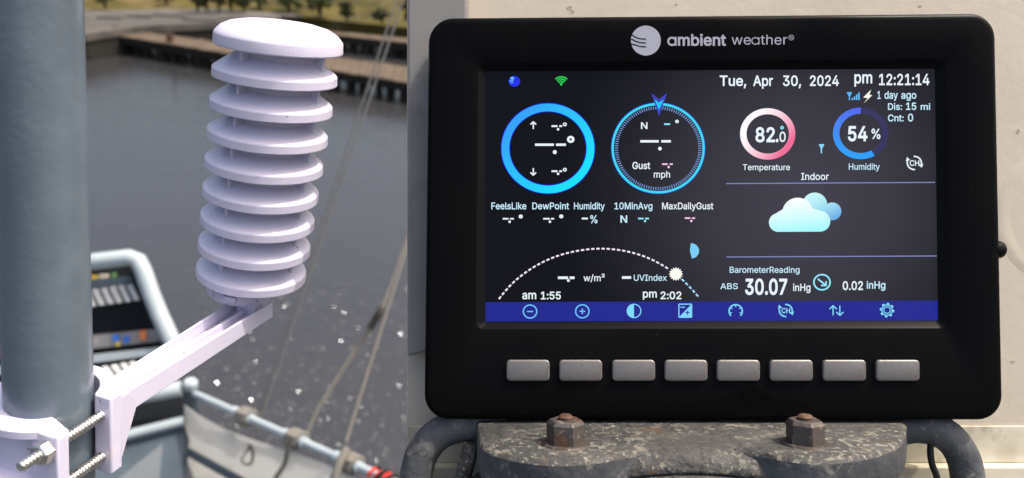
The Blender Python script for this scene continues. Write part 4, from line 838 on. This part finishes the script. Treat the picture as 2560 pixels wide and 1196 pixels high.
def grown(P, d, hole):
    """outline moved outwards by d (inwards for a counter), to make a letter bolder"""
    n = len(P); area = sum(P[i - 1][0] * P[i][1] - P[i][0] * P[i - 1][1] for i in range(n))
    sg = (1 if area > 0 else -1) * (-1 if hole else 1); res = []
    for i in range(n):
        a, b, c = P[i - 1], P[i], P[(i + 1) % n]
        e, f = V((b[0] - a[0], b[1] - a[1])).normalized(), V((c[0] - b[0], c[1] - b[1])).normalized()
        m = V((e.y + f.y, -e.x - f.x)); L = m.length
        if L < 1e-4: res.append(b); continue
        m /= L; k = min(1 / max(m.dot(V((e.y, -e.x))), .5), 2); res.append((b[0] + m.x * d * k * sg, b[1] + m.y * d * k * sg))
    return res
def mk(s, bold):
    vs, es, x = [], [], 0
    for ch in s:
        if ch == ' ': x += 280; continue
        parts = GLYPH[ch].split('|')
        for c in parts[1:]:
            pts = grown([tuple(map(float, p.split(','))) for p in c.split()], bold * 1000 * XH, any(inside(c, d) for d in parts[1:] if d is not c))
            hole = any(inside(c, d) for d in parts[1:] if d is not c); n = len(pts); o = len(vs)
            if (sum(pts[i - 1][0] * pts[i][1] - pts[i][0] * pts[i - 1][1] for i in range(n)) > 0) == hole: pts.reverse()
            vs += [V(((x + px) / 1000, py / 1000)) for px, py in pts]; es += [(o + i, o + (i + 1) % n) for i in range(n)]
        x += int(parts[0])
    r = delaunay_2d_cdt(vs, es, [], 0, 1e-6)
    seg = [(vs[a], vs[b]) for a, b in es]
    def solid(f):
        c = sum((r[0][i] for i in f), V((0, 0))) / len(f); k = 0
        for a, b in seg:
            if (a.y > c.y) != (b.y > c.y) and c.x < (b.x - a.x) * (c.y - a.y) / (b.y - a.y) + a.x: k += 1 if b.y > a.y else -1
        return k > 0
    return [V((p.x, p.y, 0)) for p in r[0]], [tuple(f) for f in r[2] if solid(f)]
refh = {r: max(v.y for v in mk(r, 0)[0]) for r in ('H', 'x')}
meshes = [mk(x[1], x[7]) for x in TX]
for x, (vs, fs) in zip(TX, meshes):
    name, s, x0_, x1_, ytop, ybase, colr, bold, ref, parent, m_, z = x
    a, b_ = min(v.x for v in vs), max(v.x for v in vs)
    kx = (x1_ - x0_) / (b_ - a); ky = (ybase - ytop) / refh[ref]
    mm = MB(); zz = ZL if z is None else z
    mm.add([V((x0_ + (v.x - a) * kx - CX, CY - (ybase - v.y * ky), zz)) for v in vs], fs)
    build(mm, name, m_ or lit(*colr), parent or scr, smooth=False)

def one(name, colr, fn, m_=None):
    mm = MB(); fn(mm); return build(mm, name, m_ or lit(*colr), scr, smooth=False)
# rings and dials
one('temperature_dial', None, lambda m: ring(m, 1370.5, 370, 117, 113, 97.5, 93.6), lit_gradient((45, 160, 255), (0, 225, 255), P2(1290, 300), P2(1450, 440)))
one('dial_outline', (10, 20, 220), lambda m: (ring(m, 1370.5, 370, 119, 115, 117, 113), ring(m, 1370.5, 370, 97.5, 93.6, 95.5, 91.6)))
one('wind_dial', (60, 215, 245), lambda m: ring(m, 1648, 369.4, 117.5, 114, 111.5, 108))
one('dial_outline', (20, 60, 200), lambda m: (ring(m, 1648, 369.4, 119.2, 115.7, 117.5, 114)))
def ticks(m):
    for i in range(112):
        a = 2 * math.pi * i / 112; c, s_ = math.cos(a), math.sin(a)
        line(m, 1648 + s_ * 109, 369.4 - c * 105.6, 1648 + s_ * 101, 369.4 - c * 97.8, 2.2)
one('dial_ticks', (120, 150, 215), ticks)
one('wind_pointer', (55, 62, 185), lambda m: (poly(m, [(1650, 289), (1670.5, 230.5), (1650, 246), (1630.5, 230.5)], ZL + .5)))
one('wind_pointer', (0, 205, 245), lambda m: (poly(m, [(1650, 273), (1661.5, 247), (1650, 255), (1638.5, 247)], ZL + 1.0)))
one('temperature_ring', None, lambda m: ring(m, 1923.8, 333.4, 69.6, 64.7, 53.5, 49.5), lit_gradient((255, 250, 255), (240, 105, 150), P2(1885, 315), P2(1965, 375)))
one('humidity_ring', None, lambda m: ring(m, 2158, 332, 70, 65, 53.5, 49.5, 180 - 30, 360), lit_gradient((80, 100, 240), (30, 160, 250), P2(2150, 270), P2(2130, 390)))
one('humidity_ring', (44, 44, 92), lambda m: ring(m, 2158, 332, 70, 65, 53.5, 49.5, 0, 150))
def dash(x0_, y0_, x1_, y1_, colr=WHITE): one('dash', colr, lambda m: rect(m, x0_, y0_, x1_, y1_))
def dot(x, y, r, colr=WHITE, name='decimal_point'): one(name, colr, lambda m: disc(m, x, y, r))
def degree(x, y, r, i): one('degree_mark', WHITE, lambda m: ring(m, x, y, r, r * .94, i, i))
PALE, PINK = (150, 235, 255), (250, 200, 235)
for x0_, x1_, y, th in ((1338, 1385.4, 360.6, 6), (1391, 1415.8, 360.6, 6), (1603, 1649.6, 352, 6), (1656, 1680, 352, 6), (1379.5, 1394.5, 313.8, 4.5), (1399, 1406, 313.8, 4.5), (1379.5, 1394.5, 427.3, 4.5), (1399, 1406, 427.3, 4.5),
                        (1395.6, 1421, 695.6, 6.5), (1425, 1437.5, 695.6, 6.5), (1556.8, 1580, 695, 6.5), (1256.6, 1271, 547, 4), (1275, 1284.7, 547, 4), (1358.5, 1375, 547, 4), (1378, 1386, 547, 4), (1455.6, 1471, 546.4, 4.4)): dash(x0_, y - th / 2, x1_, y + th / 2)
for x0_, x1_, y, c in ((1663, 1678, 308.8, PALE), (1597.5, 1611, 546.5, PALE), (1615, 1624.7, 546.5, PALE), (1657.8, 1672, 409.5, PINK), (1677, 1684.7, 409.5, PINK), (1715, 1729, 545.4, PINK), (1733, 1741, 545.4, PINK)): dash(x0_, y - 2, x1_, y + 2, c)
for x, y, r, c in ((1396, 321.7, 3.2, WHITE), (1396, 433.8, 3.2, WHITE), (1422, 702.5, 3.6, WHITE), (1387.7, 379.2, 5, WHITE), (1652.5, 370.4, 4.6, WHITE), (1274, 554.5, 3.2, WHITE), (1375.4, 554.5, 3.2, WHITE), (1615, 553, 2.8, PALE), (1674.4, 416.8, 3, PINK), (1731.5, 552.6, 3, PINK)): dot(x, y, r, c)
for x, y, r, i in ((1427.8, 347.2, 9.4, 3), (1413, 309.4, 5, 2), (1413, 423.5, 5, 2), (1695.5, 302, 4.5, 1), (1302, 541.4, 5.2, 1), (1404, 541, 5.2, 1)): degree(x, y, r, i)
for yy, dr_ in ((311.8, -1), (428.5, 1)):
    one('arrow_icon', WHITE, lambda m: (line(m, 1333.6, yy - 9, 1333.6, yy + 9, 3.2), line(m, 1333.6, yy + 9 * dr_, 1326.5, yy + 2 * dr_, 3.2, ZL + .3), line(m, 1333.6, yy + 9 * dr_, 1340.7, yy + 2 * dr_, 3.2, ZL + .5)))
one('degree_mark', (150, 235, 255), lambda m: ring(m, 1960, 317.6, 4.5, 4.5, 1.5, 1.5))
# status icons
one('network_icon', (25, 45, 235), lambda m: disc(m, 1286, 201, 14.5, 13.5))
one('network_icon', (110, 180, 255), lambda m: (disc(m, 1280.5, 193.5, 5, 4, z=ZL + .5), rect(m, 1273.5, 198.5, 1284, 201, ZL + .5), rect(m, 1275, 203.5, 1283, 205.5, ZL + .5)))
one('wifi_icon', (35, 205, 85), lambda m: [ring(m, 1404, 211, r, r, r - 3.6, r - 3.6, -44, 44, 16) for r in (6.5, 12, 17.5, 23)] + [disc(m, 1404, 209.5, 2.5)])
def signal(m):
    for i, h in enumerate((5, 9, 14, 19)): rect(m, 2135 + i * 5.6, 248 - h, 2138.6 + i * 5.6, 248)
    line(m, 2129.5, 230, 2129.5, 248.5, 2.6); line(m, 2124, 229, 2129.5, 239, 2.4, ZL + .2); line(m, 2135, 229, 2129.5, 239, 2.4, ZL + .4); line(m, 2124, 229.5, 2135, 229.5, 2.2, ZL + .6)
one('signal_icon', (95, 190, 255), signal)
one('lightning_icon', (255, 252, 240), lambda m: poly(m, [(2166, 256), (2176, 243), (2164, 242), (2184, 222), (2180, 235), (2187, 236)]))
one('antenna_icon', (140, 225, 255), lambda m: (line(m, 2059, 360, 2059, 382, 3.2), line(m, 2053.5, 360, 2059, 370, 2.6, ZL + .2), line(m, 2065, 360, 2059, 370, 2.6, ZL + .4), line(m, 2053, 360.5, 2065.5, 360.5, 2.6, ZL + .6)))
def chicon(m, cx, cy, r, z=None):
    zz = ZL if z is None else z
    ring(m, cx, cy, r, r * .94, r - 3.6, r * .94 - 3.6, -5, 100, 24, zz); ring(m, cx, cy, r, r * .94, r - 3.6, r * .94 - 3.6, 175, 285, 24, zz)
    poly(m, [(cx + r + 3, cy + 2), (cx + r - 1, cy + 12), (cx + r - 9, cy + 5)], zz + .2); poly(m, [(cx - r - 2, cy - 4), (cx - r + 1, cy - 15), (cx - r + 9, cy - 7)], zz + .2)
one('channel_icon', WHITE, lambda m: chicon(m, 2293, 406.5, 19.5))
one('divider_line', (128, 134, 190), lambda m: (line(m, 1819, 458.5, 2345, 455.5, 2.6), line(m, 1820, 643.3, 2349, 640.7, 2.6)))
# forecast clouds
def cloud_back(m): disc(m, 2042.5, 511, 31, 30)
one('cloud_icon', None, cloud_back, lit_gradient((205, 250, 255), (140, 215, 238), P2(2030, 485), P2(2060, 535)))
one('cloud_icon', None, lambda m: disc(m, 2086, 528.5, 23, 22.5, z=ZL + .4), lit_gradient((165, 225, 245), (95, 165, 225), P2(2075, 510), P2(2095, 550)))
def cloud_front(m):
    pts = []
    def arc(cx, cy, r, a0, a1, n=14):
        for i in range(n + 1):
            a = R_(a0 + (a1 - a0) * i / n); pts.append((cx + math.sin(a) * r, cy - math.cos(a) * r))
    arc(1950, 556.5, 23.5, 180, 345); arc(1999, 533, 39, -75, 72); arc(2055, 553.5, 26, 10, 180)
    poly(m, pts[::-1], ZL + .9)
one('cloud_icon', None, cloud_front, lit_gradient((250, 255, 255), (155, 248, 255), P2(2000, 500), P2(2010, 585)))
one('moon_icon', (120, 205, 245), lambda m: poly(m, [(1730, 609)] + [(1730 + math.sin(R_(a)) * 21, 628 - math.cos(R_(a)) * 19.5) for a in range(10, 171, 10)] + [(1733, 647), (1728, 628)]))
def sunburst(m):
    poly(m, [(1692.5 + math.sin(math.pi * i / 16) * (18 if i % 2 == 0 else 13.5), 686 - math.cos(math.pi * i / 16) * (17.5 if i % 2 == 0 else 13)) for i in range(31, -1, -1)], ZL + .6)
one('sun_icon', (255, 255, 246), sunburst)
arcp = [(230, 920), (260, 880), (355, 775), (475, 680), (605, 603), (745, 545), (895, 507), (1045, 488), (1195, 490), (1345, 513), (1490, 557), (1630, 625), (1760, 712), (1860, 805), (1955, 910)]
arcp = smooth_path([V((1180 + x / 3.418, 480 + y / 3.418, 0)) for x, y in arcp], 12)
sl = [0]
for i in range(1, len(arcp)): sl.append(sl[-1] + (arcp[i] - arcp[i - 1]).length)
def at_len(s):
    for i in range(1, len(arcp)):
        if sl[i] >= s: return arcp[i - 1].lerp(arcp[i], (s - sl[i - 1]) / (sl[i] - sl[i - 1]))
    return arcp[-1]
NA = 45
def arcdash(m, lo, hi):
    for i in range(NA):
        s0 = sl[-1] * i / NA; a = at_len(s0); b_ = at_len(s0 + sl[-1] / NA * .62)
        if lo <= a.x < hi: line(m, a.x, a.y, b_.x, b_.y, 4.2)
one('sun_path', (250, 238, 255), lambda m: arcdash(m, 0, 1676))
one('sun_path', (170, 225, 255), lambda m: arcdash(m, 1704, 3000))
one('trend_icon', (150, 235, 255), lambda m: (ring(m, 2060.5, 706.8, 22.3, 21, 18.4, 17.2), line(m, 2050, 698.5, 2069, 713.5, 4), line(m, 2071, 704, 2070, 716, 3.8, ZL + .3), line(m, 2071.5, 715, 2058, 715, 3.8, ZL + .5)))
# menu bar and its icons
one('menu_bar', (27, 34, 142), lambda m: poly(m, [(1213, 806), (2352, 803), (2352, 753), (1213, 757)][::1]))
BI = (110, 195, 255)
zi = BARZ
one('brightness_icon', BI, lambda m: (ring(m, 1325.5, 780.5, 18.5, 18, 15.2, 14.8, z=zi), rect(m, 1318, 779, 1333, 782, zi)))
one('brightness_icon', BI, lambda m: (ring(m, 1457, 780, 18.5, 18, 15.2, 14.8, z=zi), rect(m, 1450, 778.5, 1464, 781.5, zi), rect(m, 1455.5, 773, 1458.5, 787, zi + .2)))
one('contrast_icon', (130, 215, 255), lambda m: (ring(m, 1587, 779, 18.5, 18, 16, 15.5, z=zi), disc(m, 1587, 779, 16.5, 16, 24, zi, 180, 360)))
def expo(m):
    ls = [(1700, 762), (1732, 762), (1732, 795), (1700, 795)]
    for a, b_ in zip(ls, ls[1:] + ls[:1]): line(m, *a, *b_, 2.8, zi)
    poly(m, [(1701, 794), (1731, 794), (1731, 763)], zi + .2); rect(m, 1704, 768.5, 1715, 771, zi)
one('exposure_icon', (130, 215, 255), expo)
one('exposure_icon', (30, 45, 150), lambda m: (rect(m, 1716, 782, 1727, 784.5, zi + .5), rect(m, 1720.3, 778, 1722.8, 789, zi + .7)))
def gauge(m):
    ring(m, 1843, 779.5, 18.5, 18, 14.8, 14.4, -135, 135, 40, zi)
    for a in (-110, -55, 0, 55, 110): line(m, 1843 + math.sin(R_(a)) * 15, 779.5 - math.cos(R_(a)) * 14.6, 1843 + math.sin(R_(a)) * 10, 779.5 - math.cos(R_(a)) * 9.8, 2.2, zi)
one('gauge_icon', (130, 215, 255), gauge)
one('channel_icon', (130, 215, 255), lambda m: chicon(m, 1969, 778, 18, zi))
def updown(m):
    for x, d in ((2088, -1), (2105, 1)):
        line(m, x, 766, x, 790, 3, zi); ye = 778 + 12.5 * d
        line(m, x, ye, x - 9, ye - 9 * d, 3, zi + .2); line(m, x, ye, x + 9, ye - 9 * d, 3, zi + .4)
one('sort_icon', (130, 215, 255), updown)
def gear(m):
    n = 64; pr = None
    for i in range(n + 1):
        def rr(i): return 18.5 if (i % 8) < 4 else 14.5
        a = 2 * math.pi * i / n; r = rr(i)
        c = [P2(2224 + math.sin(a) * r, 777 - math.cos(a) * r, zi), P2(2224 + math.sin(a) * 11.8, 777 - math.cos(a) * 11.8, zi)]
        if pr: m.flat([pr[0], pr[1], c[1], c[0]])
        pr = c
    ring(m, 2224, 777, 9.5, 9.3, 7, 6.8, z=zi)
one('settings_icon', (130, 215, 255), gear)
# print on the bezel
mb = MB(); disc(mb, 1614.5, 102, 37.3, 37.3, 64, .5); lg = build(mb, 'logo', M['print'], wc, smooth=False)
mb = MB()
for k in range(3):
    y0 = 87 + k * 9.6 - (0 if k < 2 else 0)
    pts = [(1579 - k * 1.2, y0 + (0, 2, 5)[k] * .8), (1588, y0 + 6.5), (1600, y0 + 10.5), (1615, y0 + 11.6)]
    for a, b_ in zip(pts, pts[1:]): line(mb, *a, *b_, 2.6, .9)
build(mb, 'logo_stripes', M['bezel'], lg, root=lg, smooth=False)
mb = MB(); ring(mb, 1978, 94.5, 6.8, 6.8, 5.6, 5.6, z=.6); build(mb, 'brand_mark', M['print'], wc, smooth=False)
# buttons
for x0_, x1_ in ((1266, 1374), (1397.5, 1505), (1529.5, 1637), (1660, 1767.5), (1790, 1898), (1922, 2030), (2054, 2162.5), (2187, 2296)):
    c = ((x0_, 899.5), (x1_, 899.5), (x1_, 952), (x0_, 952))
    mb = MB(); mb.loops([quad_rr(c, 12, 5, -6, -1), quad_rr(c, 12, 5, -6, .8), quad_rr(c, 12, 5, -4.2, 1.0), quad_rr(c, 12, 5, -3, -.5)]); 
    mb2 = MB(); mb2.loops([quad_rr(c, 10, 5, 0, -2), quad_rr(c, 10, 5, 0, 5), quad_rr(c, 10, 5, 1.2, 7.2), quad_rr(c, 10, 5, 3.5, 8.2)], False, True)
    bt = build(mb2, 'button', M['button'], wc, ang=60)
    build(mb, 'button_rim', M['bezel_in'], bt, ang=30)
mb = MB(); mb.lathe([(0, 20), (14, 19), (20, 14), (23, 6), (24, -12)], V((2506 - CX, CY - 625, -24)), (1, 0, 0), 24); build(mb, 'side_knob', M['bezel_in'], wc)

# cable hanging from the console
pts = smooth_path([zp(2345, 1040, -60), zp(2334, 1075, -52), zp(2326, 1120, -50), zp(2330, 1160, -50), zp(2344, 1200, -50), zp(2360, 1290, -50)], 8)
mb = MB(); mb.tube(pts, 8, 12); cbl = build(mb, 'power_cable', M['cable']); tag(cbl, 'thin black cable hanging from the underside of the console', 'cable')
